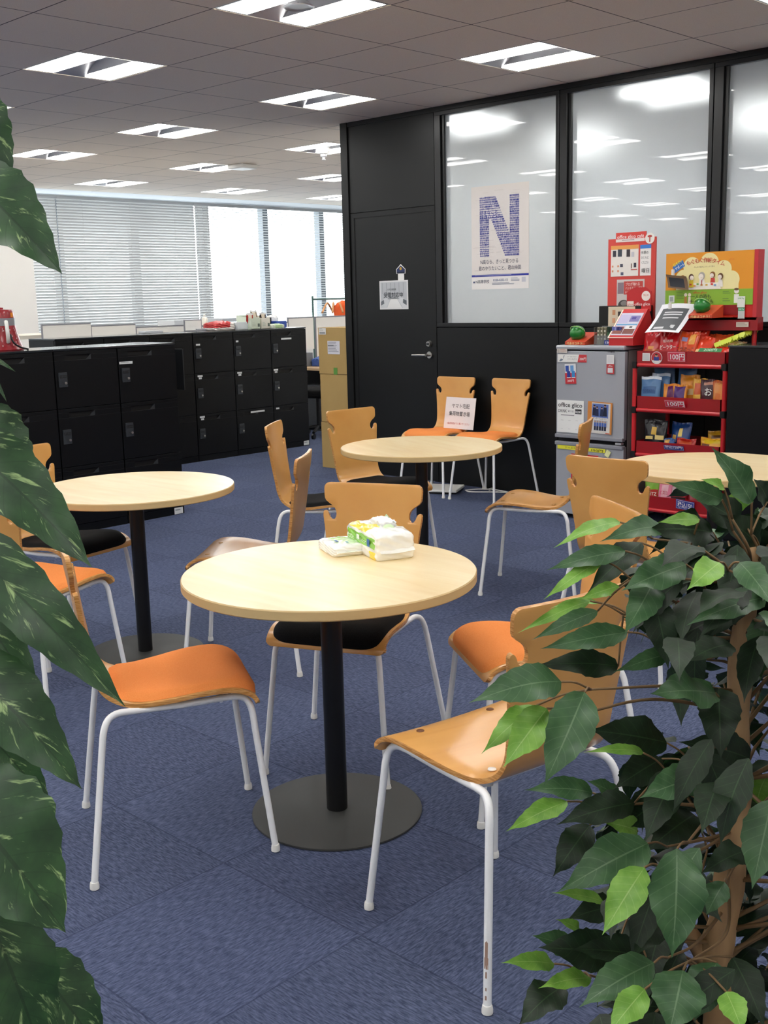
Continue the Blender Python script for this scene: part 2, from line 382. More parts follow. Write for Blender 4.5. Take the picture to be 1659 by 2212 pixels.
LAB = {(-1,0): 'recessed twin-panel ceiling light at the top edge of the picture, nearest of all',
 (-4,0): 'recessed twin-panel ceiling light nearest on the left, large and bright',
 (-4,3): 'recessed twin-panel ceiling light in the middle, left of the black partition top',
 (-1,3): 'recessed twin-panel ceiling light just above the frosted glass partition',
 (-7,3): 'recessed twin-panel ceiling light left of centre, second row from the camera',
 (-10,3): 'recessed twin-panel ceiling light beside the variegated leaves at the left edge',
 (-10,6): 'recessed twin-panel ceiling light right beside the white flat ceiling unit',
 (-13,6): 'recessed twin-panel ceiling light close to the closed window blinds, far left',
 (-13,9): 'recessed twin-panel ceiling light above the first bright open blind',
 (-7,6): 'recessed twin-panel ceiling light behind the smoke detector',
 (-10,9): 'recessed twin-panel ceiling light half hidden by the partition, below the smoke detector',
 (-13,12): 'recessed twin-panel ceiling light, farthest and lowest one beside the partition edge',
 (-7,0): 'recessed twin-panel ceiling light cut by the left edge of the picture',
 (2,3): 'recessed twin-panel ceiling light cut by the top right corner of the picture',
 (-4,6): 'ceiling light glowing through the left frosted pane', (-1,6): 'ceiling light glowing through the middle frosted pane'}
lamp0 = None
for (i, j) in CELLS:
    x = GX0 + .6*i; y = GY0 + .6*j
    if y > WY - .3 and x > -6.55 and (i, j) not in ((-4,6), (-1,6), (2,6), (5,6), (-4,9), (-1,9), (2,9), (5,9)): continue  # farther row behind the glass is added to brighten the panes
    if y > 12.3: continue
    if lamp0 is None: t = lamp0 = make_lamp()
    else: t = copy_tree(lamp0)
    t.location = (x, y, ZC)
    if (i, j) in LAB: t['label'] = LAB[(i, j)]; t['group'] = 'recessed ceiling lights'
    else: t['label'] = 'recessed ceiling light mirrored in the partition glass or added behind it'; t['group'] = 'ceiling lights outside the picture'
# small round vent in the nearest lamp, smoke detector, white unit
q = MB(); q.lathe([(.001, .02), (.05, .02), (.055, .008), (.07, .004), (.075, 0), (.07, -.004), (.05, .0)], M_silver, 28)
for a in range(10): q.box((-.05 + a*.01, -.045, .004), (-.047 + a*.01, .045, .008), M_gun)
o = q.build('ceiling_vent', None, loc=(GX0-.30, GY0+.28, ZC-.004)); tag(o, 'small round silver vent between the panels of the nearest ceiling light', 'vent')
t = thing('smoke_detector', 'cream round smoke detector hanging below a ceiling light near the partition', 'smoke detector', (-7.72, 7.36, ZC))
q = MB(); q.lathe([(.06, .0), (.06, -.03), (.045, -.05), (.03, -.055), (.001, -.055)], M_cap, 24); q.build('body', t)
q = MB(); q.lathe([(.03, -.05), (.028, -.075), (.012, -.08), (.012, -.1), (.02, -.105), (.001, -.108)], M_silver, 20); q.build('sensor_head', t)
q = MB(); q.box((-.11, -.11, -.045), (.11, .11, -.001), M_cap); o = q.build('wireless_unit', None, loc=(-9.12, 7.55, ZC), bevel=.012); o.rotation_euler.z = .1
tag(o, 'white flat square unit fixed to the ceiling beside a light', 'ceiling unit')

# ---------------------------------------------------------------- black partition with frosted glass
def PX(k): return -5.624 + 1.115*k
q = MB()
TH = .09
def pan(x0, x1, z0, z1, d=0.0, m=M_wallblk): q.box((x0, WY - d, z0), (x1, WY + .02, z1), m)
q.box((-6.572, WY+.02, 0), (4, WY+TH, .003+.0), M_wallblk)
pan(-6.603, -6.529, 0, ZC, .012)                         # end post
pan(-6.524, -5.628, 2.098, 2.757)                        # panel above the door
pan(-6.603, XR_, 2.758, ZC-.001, .006)                   # head channel
pan(-6.524, -6.483, 0, 2.093, .0); pan(-5.662, -5.628, 0, 2.093, .0); pan(-6.483, -5.662, 2.056, 2.093, .0)
q.box((-6.603, WY+.02, 0), (-6.575, WY+TH, ZC), M_wallblk)
KN = 7
for k in range(KN):
    x0 = PX(k) + .003; x1 = PX(k+1) - .003
    pan(x0, x1, .0, 1.192)
q.box((-6.575, WY+.03, 2.06), (-5.66, WY+TH, ZC), M_slot); q.box((-5.66, WY+.03, 0), (XR_, WY+TH, 1.2), M_slot)
q.box((-6.575, WY+.03, 0), (-6.49, WY+TH, 2.2), M_slot)
struct('wall_right', q, bevel=0)
for k in range(KN):
    x0 = PX(k) + .003; x1 = PX(k+1) - .003; a, b, c, d = x0+.083, x1-.028, 1.227, 2.729
    f = MB(); y0 = WY - .004
    f.box((x0, y0, 1.197), (x1, WY+TH, c), M_frame); f.box((x0, y0, d), (x1, WY+TH, 2.757), M_frame)
    f.box((x0, y0, c), (a-.025, WY+TH, d), M_frame); f.box((b, y0, c), (x1, WY+TH, d), M_frame)
    f.box((a-.025, WY+.012, c), (a, WY+TH, d), M_frame)
    g_ = MB(); g_.add([(a, WY+.028, c), (b, WY+.028, c), (b, WY+.028, d), (a, WY+.028, d)], [(0,1,2,3)], M_frost)
    o = struct('window_%d' % (40+k), g_); f.build('window_frame', o, bevel=.002)
# door
q = MB(); q.box((-6.474, WY+.004, .008), (-5.668, WY+.045, 2.046), M_wallblk); d1 = struct('door_1', q)
q = MB(); q.box((-6.483, WY+.003, 0), (-6.474, WY+.05, 2.056), M_slot); q.box((-5.668, WY+.003, 0), (-5.662, WY+.05, 2.056), M_slot); q.box((-6.483, WY+.003, 2.046), (-5.662, WY+.05, 2.056), M_slot); q.build('door_gap', d1)
q = MB(); q.tube([(-5.70, WY+.004, .985), (-5.70, WY-.008, .985)], .026, M_steel, 20); q.tube([(-5.70, WY-.004, .985), (-5.70, WY-.05, .985)], .01, M_steel, 12)
q.tube([(-5.70, WY-.05, .985), (-5.735, WY-.054, .985), (-5.84, WY-.05, .983)], [.0095, .009, .007], M_steel, 12); q.build('door_handle', d1, smooth=True, autos=40)
q = MB(); q.tube([(-5.70, WY+.004, 1.07), (-5.70, WY-.02, 1.07)], [.024, .019], M_steel, 20); q.tube([(-5.70, WY-.02, 1.07), (-5.70, WY-.03, 1.07)], .009, M_gun, 12); q.build('door_lock', d1, smooth=True, autos=40)
# room behind the glass
q = MB(); q.box((-6.66, WY+.1, 0), (-6.61, YF, ZC), M_white); struct('wall_inner', q)
q = MB(); q.box((-6.6, 10.2, 0), (XR_, 10.3, ZC), M_soffit); struct('wall_inner_back', q)

# posters and notices fixed on door and glass
t = thing('notice', 'small laminated notice with grey picture taped on the black door', 'notice', (-6.22, WY+.002, 1.335))
c = Card((0,0,0), XR, ZU); c.board(0, 0, .305, .222, '#dcdcdc', .002)
c.rect(.012, .012, .293, .21, '#b9bcc0', 1)
for i in range(6): c.rect(.03+.045*i, .12, .034+.045*i, .205, '#8d9095', 2)
c.poly([(.012,.012),(.075,.012),(.11,.07),(.11,.12),(.012,.06)], '#cdd0d2', 2); c.poly([(.2,.12),(.2,.07),(.25,.012),(.293,.012),(.293,.06)], '#d2d4d6', 2)
c.poly([(.08,.012),(.24,.012),(.19,.08),(.12,.08)], '#e3e3e1', 2)
c.poly([(.015,.03),(.05,.045),(.045,.075),(.015,.06)], '#6d7278', 3); c.poly([(.25,.05),(.29,.03),(.29,.065),(.255,.08)], '#5e6369', 3)
c.text('受電対応中', .046, .094, .045, '#3b3f45', 4, .012, .205); c.text('入学広報室横', .085, .148, .016, '#55585d', 4, .01); c.lines(.09, .075, .22, .09, 2, '#777b80', 4)
c.finish('print', t)
t = thing('sticker', 'white paper cut-out wearing a navy peaked cap above the door notice', 'sticker', (-5.985, WY+.001, 1.555))
c = Card((0,0,0), XR, ZU); c.board(-.032, 0, .032, .06, '#ecebe7', .0015); c.poly([(-.048,.052),(.048,.052),(.05,.085),(.0,.125),(-.05,.085)], '#e9e8e4', 1)
c.poly([(-.042,.056),(.042,.056),(.044,.084),(0,.115),(-.044,.084)], '#25335c', 2); c.rect(-.04, .054, .04, .066, '#151d38', 3); c.circ(0, .09, .012, '#c79a3a', 4); c.finish('print', t)
t = thing('poster', 'tall white poster with a giant blue letter N made of words', 'poster', (-5.297, WY+.026, 1.468))
c = Card((0,0,0), XR, ZU); PW, PH = .516, .728; c.board(0, 0, PW, PH, '#dedad6', .001)
c.rect(0, .106, PW, PH, '#e3ddd8', 1)
rr = random.Random(3)
for i in range(60): yy = .12 + rr.random()*.58; xx = rr.random()*.42; c.rect(xx, yy, xx+.03+rr.random()*.05, yy+.004, '#dbd4cf', 2)
# the N filled with rows of words
BL = '#4047a0'; words = ['VR入学式','eスポーツ部','起業部 投資部','留学プログラム','好きなこと','好きなだけ','農業体験','東京・中国語','難関大学','N予備校','ネット大学受験','高校卒業資格','プログラミング','WEBデザイン','クリエイティブ','エンタテイメント','実力派','生授業','文化祭','AI Python','アプリ開発','社会に出る','武器を得る','ネット遠足']
n0, n1 = .078, .432; yb, yt = .232, .655; nr = 27; rh = (yt-yb)/nr
for i in range(nr):
    y = yt - (i+1)*rh; f = (i+.5)/nr
    dl = n0 + .072*0 + (f*.20); dr = dl + .115
    if i not in (6, 7, 8): c.text(words[(i*5) % 24], n0, y, rh*1.02, BL, 3, .03, .085)
    if i not in (6, 7, 8):
        a, b = max(n0+.085, dl+.03), min(n1-.083, dr+.03)
        if b > a + .02: c.text(words[(i*7+3) % 24], a, y, rh*1.02, BL, 3, .03, b-a)
    c.text(words[(i*3+11) % 24], n1-.083, y, rh*1.02, BL, 3, .03, .083)
    c.rect(n0, y+rh*.25, n0+.085, y+rh*.5, '#8a8fc4', 2); c.rect(n1-.083, y+rh*.25, n1, y+rh*.5, '#8a8fc4', 2)
    a, b = max(n0+.085, dl+.03), min(n1-.083, dr+.03)
    if b > a: c.rect(a, y+rh*.25, b, y+rh*.5, '#8a8fc4', 2)
c.text('好きなこと', n0, yt-7.9*rh, .031, '#353d9c', 4, .02, .165); c.text('好きなだけ', n0, yt-9.9*rh, .034, '#353d9c', 4, .02, .185)
c.text('N高なら、きっと見つかる', .082, .182, .034, '#41465c', 4, .0, .34); c.text('君のやりたいこと、君の仲間', .066, .136, .034, '#41465c', 4, .0, .38)
c.rect(0, .082, PW, .104, '#ece9e7', 2); c.rect(0, .09, PW, .104, '#343c99', 3); c.rect(0, 0, PW, .09, '#ece9e6', 2)
c.lines(.03, .094, .48, .1, 1, '#a9add3', 4); c.text('N高等学校', .036, .045, .028, '#4a5060', 4, .0, .125); c.circ(.022, .052, .007, '#3a4a7a', 4); c.text('0120-0252-15', .2, .056, .022, '#37588a', 4, .02, .13)
c.lines(.19, .028, .4, .045, 3, '#8c92a4', 4); c.lines(.36, .05, .44, .075, 3, '#8c92a4', 4); c.rect(.455, .045, .49, .08, '#c9cad2', 4)
c.finish('print', t)

# ================================================================ LOCKERS
def make_locker(kind):
    t = thing('locker', 'x', 'locker', (0, 0, 0))
    H = 1.165; Wd = .455; D = .42
    q = MB(); q.box((-D, .001, .0), (-.02, Wd-.001, H-.014), M_lock); q.build('body', t)
    q = MB(); q.box((-D, 0, H-.013), (0, Wd, H), M_locktop); q.build('top_panel', t, bevel=.0015)
    q = MB(); q.box((-.02, .002, 0), (-.004, Wd-.002, .052), M_lock); q.build('plinth', t)
    zs = [(.797, 1.148), (.430, .793), (.056, .426)]
    for k, (z0, z1) in enumerate(zs):
        q = MB(); sl0, sl1 = .078, .262; sz1 = z1 - .022; sz0 = sz1 - .034
        # door leaf around the pull slot
        q.box((-.018, .003, z0), (0, Wd-.003, sz0), M_lock); q.box((-.018, .003, sz1), (0, Wd-.003, z1), M_lock)
        q.box((-.018, .003, sz0), (0, sl0, sz1), M_lock); q.box((-.018, sl1, sz0), (0, Wd-.003, sz1), M_lock)
        d = q.build('door', t, bevel=.0012)
        q = MB(); q.box((-.0185, sl0, sz0), (-.017, sl1, sz1), M_slot); q.add([(-.016, sl1-.03, sz0), (-.001, sl1, sz0), (-.001, sl1, sz1), (-.016, sl1-.004, sz1)], [(0,1,2,3)], M_gun); q.build('pull_slot', d)
        q = MB(); a, b = z1 - .128, z1 - .218
        q.box((0, .022, b), (.009, .08, a), M_gun2); q.box((.009, .028, a-.034), (.0105, .074, a-.016), M_slot)
        for e in range(4): q.box((.009, .031+.0105*e, a-.031), (.012, .039+.0105*e, a-.019), M_gun)
        q.tube([(.009, .066, b+.024), (.015, .066, b+.024)], .0085, M_steel, 14)
        q.add([(.0125, .036, b+.03), (.0125, .042, b+.038), (.0125, .06, b+.022), (.0125, .054, b+.014)], [(0,1,2,3)], M_gun)
        q.build('combination_lock', d, bevel=.001)
    return t
M_gun2 = mat('dark grey lock plate', '#33373c', .4)
lk = make_locker(0)
XN, XF = -6.205, -8.15
near = [3.572-.9135, 3.572-.457, 3.572, 4.029]
far = [5.17, 5.625, 6.085, 6.542, 6.998]
nl = ['black three-door locker column of the near row, hidden behind the leaves', 'black three-door locker column under the megaphone', 'black three-door locker column, middle of the near row, behind the left table', 'black three-door locker column at the right end of the near row']
fl = ['black locker column of the far row hidden behind the near row', 'black locker column of the far row just past the end of the near row top', 'black three-door locker column of the far row with one door swung open', 'black three-door locker column of the far row with paired white tags on each door', 'black three-door locker column at the right end of the far row']
LK = []
for i, y in enumerate(near + far):
    t = lk if i == 0 else copy_tree(lk)
    nearrow = i < 4
    t.location = (XN if nearrow else XF, y, 0); t['label'] = nl[i] if nearrow else fl[i-4]; t['group'] = 'near row of black lockers' if nearrow else 'far row of black lockers'
    LK.append(t)
t = copy_tree(lk); t.location = (XF, 5.17-.455, 0); t['label'] = 'black locker column at the hidden left end of the far row'; t['group'] = 'far row of black lockers'
# stickers on lockers
def stick(y, z, w, h_, X, label, txt=None):
    c = Card((X+.002, y, z), YR, ZU); c.board(0, 0, w, h_, '#dfe1e0', .0015)
    if txt: c.lines(w*.1, h_*.3, w*.9, h_*.75, 1, '#9aa0a0', 1)
    o = c.finish('label_sticker', None); tag(o, label, 'label sticker', 'white stickers on the black lockers')
stick(4.034+.004, 1.046, .1, .016, XN, 'long white name strip on the top right near locker door', 1)
stick(4.398, .004, .07, .044, XN, 'white sticker at the foot of the near locker row end', 1)
def farst(k, zt, w=.05, dx=.025, pair=False, label=''):
    y = far[k] + dx; stick(y, zt, w, .016, XF, label)
    if pair: stick(y+.012, zt-.02, w*.6, .016, XF, label.replace('upper', 'lower'))
farst(2, 1.045, .045, .03, False, 'small white tag above the top lock of the open-door far locker')
farst(3, 1.055, .03, .03, False, 'tiny white tag above the top lock of the second far locker from the right')
farst(4, 1.055, .13, .13, False, 'white strip high on the top door of the rightmost far locker')
farst(2, .765, .055, .03, True, 'upper white tag on the middle door of the open-door far locker')
farst(3, .765, .055, .03, True, 'upper white tag on the middle door, second far locker from the right')
farst(4, .765, .055, .02, True, 'upper white tag on the middle door of the rightmost far locker')
farst(2, .395, .055, .03, True, 'upper white tag on the bottom door of the open-door far locker')
farst(3, .388, .17, .17, False, 'long white strip on the bottom door, second far locker from the right')
farst(4, .395, .04, .03, False, 'small white tag on the bottom door of the rightmost far locker')
stick(6.93, .01, .065, .042, XF, 'white sticker at the foot, between the two rightmost far lockers', 1)
stick(7.37, .008, .07, .042, XF, 'white sticker at the foot of the rightmost far locker', 1)
# a door standing open in the far row
q = MB(); q.box((.01, .035, .70), (.41, .047, 1.045), M_lock); o = q.build('open_door', LK[5], bevel=.002)
q = MB(); q.box((.405, .037, .702), (.412, .045, 1.043), M_gun); q.build('edge_strip', o)

# ================================================================ TABLES
def make_table():
    t = thing('round_table', 'x', 'table', (0,0,0), 0, 'round cafe tables')
    q = MB(); r = .40; n = 96; P = []
    q.lathe([(.0, .673), (r-.003, .673), (r, .676), (r, .697), (r-.0025, .70), (0.0, .70)], M_maple, n, mats=[M_mapleedge, M_mapleedge, M_mapleedge, M_mapleedge, M_maple])
    q.build('tabletop', t, smooth=True, autos=30)
    q = MB(); q.lathe([(.0, .006), (.0295, .006), (.0295, .673), (0, .673)], M_post, 32); q.lathe([(.03, .655), (.17, .669), (.17, .673), (.0, .673)], M_post, 32); q.build('post', t, smooth=True, autos=30)
    q = MB(); q.lathe([(0, 0), (.236, 0), (.24, .002), (.24, .007), (.236, .009), (.0, .011)], M_base, 64); q.build('base', t, smooth=True, autos=40)
    return t
tb = make_table()
TP = [((-2.143, 2.014, 0), 'round pale wood table in the foreground holding the tissue packs'), ((-3.797, 2.505, 0), 'round pale wood table at the left, in front of the black lockers'),
      ((-3.652, 4.085, 0), 'round pale wood table in the middle distance, in front of the door'), ((-2.19, 4.30, 0), 'round pale wood table at the right, in front of the snack rack')]
for i, (p, l) in enumerate(TP):
    t = tb if i == 0 else copy_tree(tb); t.location = p; t['label'] = l; t.rotation_euler.z = (0, .05, -.35, .1)[i]

# ================================================================ CHAIRS
# shell profile from seat front to back top: (x, z)
PROF = bez([(.197, .406), (.188, .424), (.165, .440), (.125, .449), (.06, .446), (-.03, .438), (-.10, .437), (-.15, .446), (-.185, .468), (-.206, .505), (-.219, .56), (-.232, .64), (-.243, .72), (-.252, .78), (-.258, .832)], 10)
acc = [0.0]
for i in range(1, len(PROF)): acc.append(acc[-1] + ((Vector(PROF[i]) - Vector(PROF[i-1])).length))
PROF2 = PROF; SL = acc[-1]
def prof(s):
    s = max(0, min(SL - 1e-6, s))
    for i in range(1, len(acc)):
        if acc[i] >= s:
            t = (s - acc[i-1]) / max(1e-9, acc[i] - acc[i-1]); a, b = PROF[i-1], PROF[i]; p = a.lerp(b, t)
            d = (b - a).normalized(); return p, Vector((d.y, -d.x))     # normal pointing up / forward
    return PROF[-1], Vector((1, 0))
def s_at_z(z):   # on the back part
    lo, hi = .5*SL, SL
    for _ in range(40):
        m_ = (lo+hi)/2
        if prof(m_)[0].y < z: lo = m_
        else: hi = m_
    return lo
def arc(cx, cy_, r, a0, a1, n=5): return [(cx + r*math.cos(math.radians(a0 + (a1-a0)*i/n)), cy_ + r*math.sin(math.radians(a0 + (a1-a0)*i/n))) for i in range(n+1)]
half = []      # (w, s) right-hand outline, front to top
half += [(0, 0), (.09, 0)] + arc(.170, .019, .019, -90, 0, 5)[0:]
half += [(.190, .08), (.188, .15), (.182, .21), (.172, .27), (.160, .33), (.150, .38), (.146, s_at_z(.50)), (.149, s_at_z(.56)), (.157, s_at_z(.63)), (.165, s_at_z(.69)), (.170, s_at_z(.722))]
Z = lambda w, z: (w, s_at_z(z))
half += [Z(.1705, .732), Z(.168, .738), Z(.1625, .740), Z(.157, .736), Z(.1525, .728), Z(.149, .719), Z(.143, .7125), Z(.137, .710), Z(.131, .7125), Z(.127, .719), Z(.1255, .728), Z(.127, .738), Z(.132, .748), Z(.141, .757), Z(.152, .764), Z(.162, .772), Z(.1665, .780), Z(.168, .792)]
st = SL; half += [(.169, st-.022)] + [(.150 + .019*math.cos(math.radians(a)), st-.019 + .019*math.sin(math.radians(a))) for a in (15, 40, 65, 90)] + [(0, st)]
def shell(mwood, medge):
    bm = bmesh.new()
    out = half + [(-w, s) for (w, s) in reversed(half[1:-1])]
    vs = [bm.verts.new((w, s, 0)) for (w, s) in out]
    f = bm.faces.new(vs)
    n = 84
    for i in range(1, n):
        s = SL*i/n
        bmesh.ops.bisect_plane(bm, geom=bm.verts[:] + bm.edges[:] + bm.faces[:], plane_co=(0, s, 0), plane_no=(0, 1, 0), dist=1e-6)
    for w in (-.12, -.06, 0, .06, .12):
        bmesh.ops.bisect_plane(bm, geom=bm.verts[:] + bm.edges[:] + bm.faces[:], plane_co=(w, 0, 0), plane_no=(1, 0, 0), dist=1e-6)
    bmesh.ops.triangulate(bm, faces=[f for f in bm.faces if len(f.verts) > 4])
    bmesh.ops.join_triangles(bm, faces=bm.faces[:], angle_face_threshold=3.1, angle_shape_threshold=3.1)
    for v in bm.verts:
        w, s = v.co.x, v.co.y; p, nn = prof(s)
        k = min(1, max(0, (s/SL - .45) / .2)); dish = (w/.18)**2 * (.010*(1-k) * math.sin(min(1, s/(.42*SL)) * PI) + .012*k)   # slight lateral dish of seat and back
        x = p.x + nn.x*dish; z = p.y + nn.y*dish
        v.co = (x, w, z)
    bmesh.ops.recalc_face_normals(bm, faces=bm.faces[:])
    # make normals face up/forward
    up_ = sum((f.normal.z for f in bm.faces), 0)
    if up_ < 0: bmesh.ops.reverse_faces(bm, faces=bm.faces[:])
    me = bpy.data.meshes.new('shell'); bm.to_mesh(me); bm.free(); me.materials.append(mwood); me.materials.append(medge)
    me.polygons.foreach_set('use_smooth', [True]*len(me.polygons))
    return me
def half_w(s_):
    P = [(0, .175), (.012, .187), (.03, .189)] + [(s, w) for (w, s) in half if s > .05 and w > .1]
    for (a, wa), (b, wb) in zip(P, P[1:]):
        if a <= s_ <= b: return wa + (wb-wa)*(s_-a)/max(1e-9, b-a)
    return .17
SHELLS = {}
def make_chair(cush, worn=False):
    t = thing('stacking_chair', 'x', 'chair', (0,0,0), 0, 'plywood cafe chairs with white legs')
    mw = M_plyworn if worn else M_ply
    if mw.name not in SHELLS: SHELLS[mw.name] = shell(mw, M_plyedge)
    o = bpy.data.objects.new('seat_and_back_shell', SHELLS[mw.name]); COL.objects.link(o); o.parent = t
    md = o.modifiers.new('thickness', 'SOLIDIFY'); md.thickness = .0115; md.offset = -1; md.material_offset_rim = 1; md.use_even_offset = True
    bv = o.modifiers.new('bevel', 'BEVEL'); bv.width = .0018; bv.segments = 2; bv.limit_method = 'ANGLE'; bv.angle_limit = math.radians(50)
    # steel frame under the seat
    q = MB(); r = .0088
    for s in (-1, 1): q.tube([(.115, s*.152, .423), (0, s*.153, .418), (-.13, s*.158, .420)], r, M_leg, 10)
    q.tube([(.10, -.152, .4185), (.10, .152, .4185)], r*.9, M_leg, 10); q.tube([(-.12, -.158, .4185), (-.12, .158, .4185)], r*.9, M_leg, 10)
    for x in (.112, -.119):
        for s in (-1, 1): q.lathe([(.0, -.012), (.012, -.012), (.012, .004), (0, .004)], M_cap, 12, c=(x, s*.118, .428 if x > 0 else .424))
    q.build('under_frame', t, smooth=True, autos=50)
    for s in (-1, 1):
        for fr_ in (1, 0):
            if fr_: pts = [(.216, s*.199, .012), (.182, s*.172, .33), (.176, s*.167, .385), (.165, s*.160, .412), (.145, s*.155, .422), (.115, s*.152, .423)]
            else: pts = [(-.250, s*.239, .012), (-.206, s*.192, .345), (-.199, s*.185, .385), (-.186, s*.176, .411), (-.163, s*.166, .421), (-.13, s*.158, .420)]
            sm = [Vector(pts[0])] + bez(pts[1:], 5)
            q = MB(); q.tube(sm, r, M_leg, 12); lg = q.build('leg', t, smooth=True, autos=60)
            x, y, _ = pts[0]; q = MB(); q.lathe([(.009, 0), (.0118, .002), (.0118, .010), (.0104, .018), (.0095, .02)], M_cap, 14, c=(x, y, 0)); q.build('foot_cap', lg, smooth=True, autos=50)
    if cush:
        mc = M_orange if cush == 'orange' else M_black
        q = MB(); ns, nw = 30, 26; s0, s1 = .012, .385
        top = []; 
        for i in range(ns+1):
            for j in range(nw+1):
                a = -1 + 2*i/ns; b = -1 + 2*j/nw
                # squircle mapping keeps rounded corners
                e = max(abs(a), abs(b)); l = (abs(a)**8 + abs(b)**8)**(1/8) if e > 0 else 1; kk = e/l if l else 1
                aa, bb = a*kk, b*kk
                s = (s0+s1)/2 + aa*(s1-s0)/2; w = bb*(half_w(s) - .010); p, nn = prof(s)
                hgt = .020 * (1 - e**9)**.5 if e < 1 else 0
                hgt += .0008
                dish = (w/.18)**2*.010*math.sin(min(1, s/(.42*SL))*PI)
                x = p.x + nn.x*(hgt+dish); z = p.y + nn.y*(hgt+dish); top.append((x, w, z))
        fs = []
        for i in range(ns):
            for j in range(nw): a = i*(nw+1)+j; fs.append((a, a+nw+1, a+nw+2, a+1))
        q.add(top, fs, mc); q.build('seat_cushion', t, smooth=True)
    else:
        for x, zz in ((.125, .4475), (-.119, .4385)):
            for s in (-1, 1):
                q = MB(); q.lathe([(.0, 0), (.0095, 0), (.009, .0022), (0, .0026)], M_boltdark, 14, c=(x, s*.106, zz+.0035)); q.build('bolt_cap', t, smooth=True)
    return t
M_boltdark = mat('brown bolt cap', '#6b4327', .5); M_boltpale = mat('pale bolt cap', '#b58a52', .5)
CH = [
 ('orange', (-2.376, 1.652), 60.8, 'orange-cushioned plywood chair, nearest one left of the foreground table'),
 ('bare', (-1.467, 1.862), 169.9, 'bare plywood chair nearest the camera, right of the foreground table, half behind leaves'),
 ('orange', (-1.815, 2.488), 236.1, 'orange-cushioned plywood chair behind the foreground table on its right'),
 ('black', (-2.392, 2.319), -66.4, 'black-cushioned plywood chair right behind the foreground table, facing the camera'),
 ('worn', (-3.416, 2.75), 217.6, 'bare worn plywood chair seen edge-on between the left and foreground tables'),
 ('black', (-3.957, 3.716), 36.3, 'black-cushioned plywood chair seen sideways, left of the middle table'),
 ('black', (-4.088, 4.256), -5.2, 'black-cushioned plywood chair between the cardboard boxes and middle table'),
 ('orange', (-5.349, 6.165), -84.5, 'orange-cushioned plywood chair against the black wall holding the white sign'),
 ('orange', (-4.874, 6.185), -89.5, 'orange-cushioned plywood chair against the black wall beside the fridge, no sign'),
 ('bare', (-3.157, 4.341), 204.0, 'bare plywood chair in front of the fridge, facing the middle table'),
 ('bare', (-2.201, 3.717), 91.5, 'plywood chair seen from behind, back to camera at the right table'),
 ('orange', (-3.63, 1.96), 107.0, 'orange-cushioned plywood chair at the left table, mostly behind dark leaves'),
 ('black', (-4.172, 2.396), 11.7, 'black-cushioned plywood chair between the left table and black lockers')]
protos = {}
CHAIR = []
for kind, (x, y), a, lab in CH:
    if kind not in protos: t = protos[kind] = make_chair(kind if kind in ('orange', 'black') else None, kind == 'worn')
    else: t = copy_tree(protos[kind])
    t.location = (x, y, 0); t.rotation_euler.z = math.radians(a); t['label'] = lab; CHAIR.append(t)
# the nearest chair: one bolt is a bare white cap, its rear leg has lost paint
nc = CHAIR[1]
bc = [o for o in nc.children if o.name.startswith('bolt_cap')]
for o in bc:
    co = o.data.vertices[0].co
    if co.x < 0 and co.y > 0: o.data = o.data.copy(); o.data.materials[0] = M_cap; o['label'] = 'white bolt cap'
for t in (CHAIR[9], CHAIR[4], CHAIR[10]):
    for o in t.children:
        if o.name.startswith('bolt_cap'): o.data = o.data.copy(); o.data.materials[0] = M_boltpale
for o in nc.children:
    if o.name.startswith('leg'):
        co = o.data.vertices[0].co
        if co.x < 0 and co.y > 0:
            q = MB()
            for (z, w, hh) in ((.115, .0035, .03), (.093, .005, .022), (.075, .002, .012), (.032, .002, .008), (.05, .0016, .006)):
                f = (z-.012)/(.345-.012); cx_ = -.250 + f*.044; cy2 = .239 - f*.047
                # chipped paint lies on the tube
                for a0 in (0,):
                    vs = []
                    for dz in (0, hh*.5, hh):
                        for da in (-w, 0, w*.8):
                            a = math.radians(118) + da/.0088; vs.append((cx_ + .0091*math.cos(a) + dz*.13, cy2 + .0091*math.sin(a) - dz*.14, z+dz*(1 if da else 1.15)))
                    q.add(vs, [(0,1,4,3),(1,2,5,4),(3,4,7,6),(4,5,8,7)], M_scuff)
            q.build('paint_chip', o)

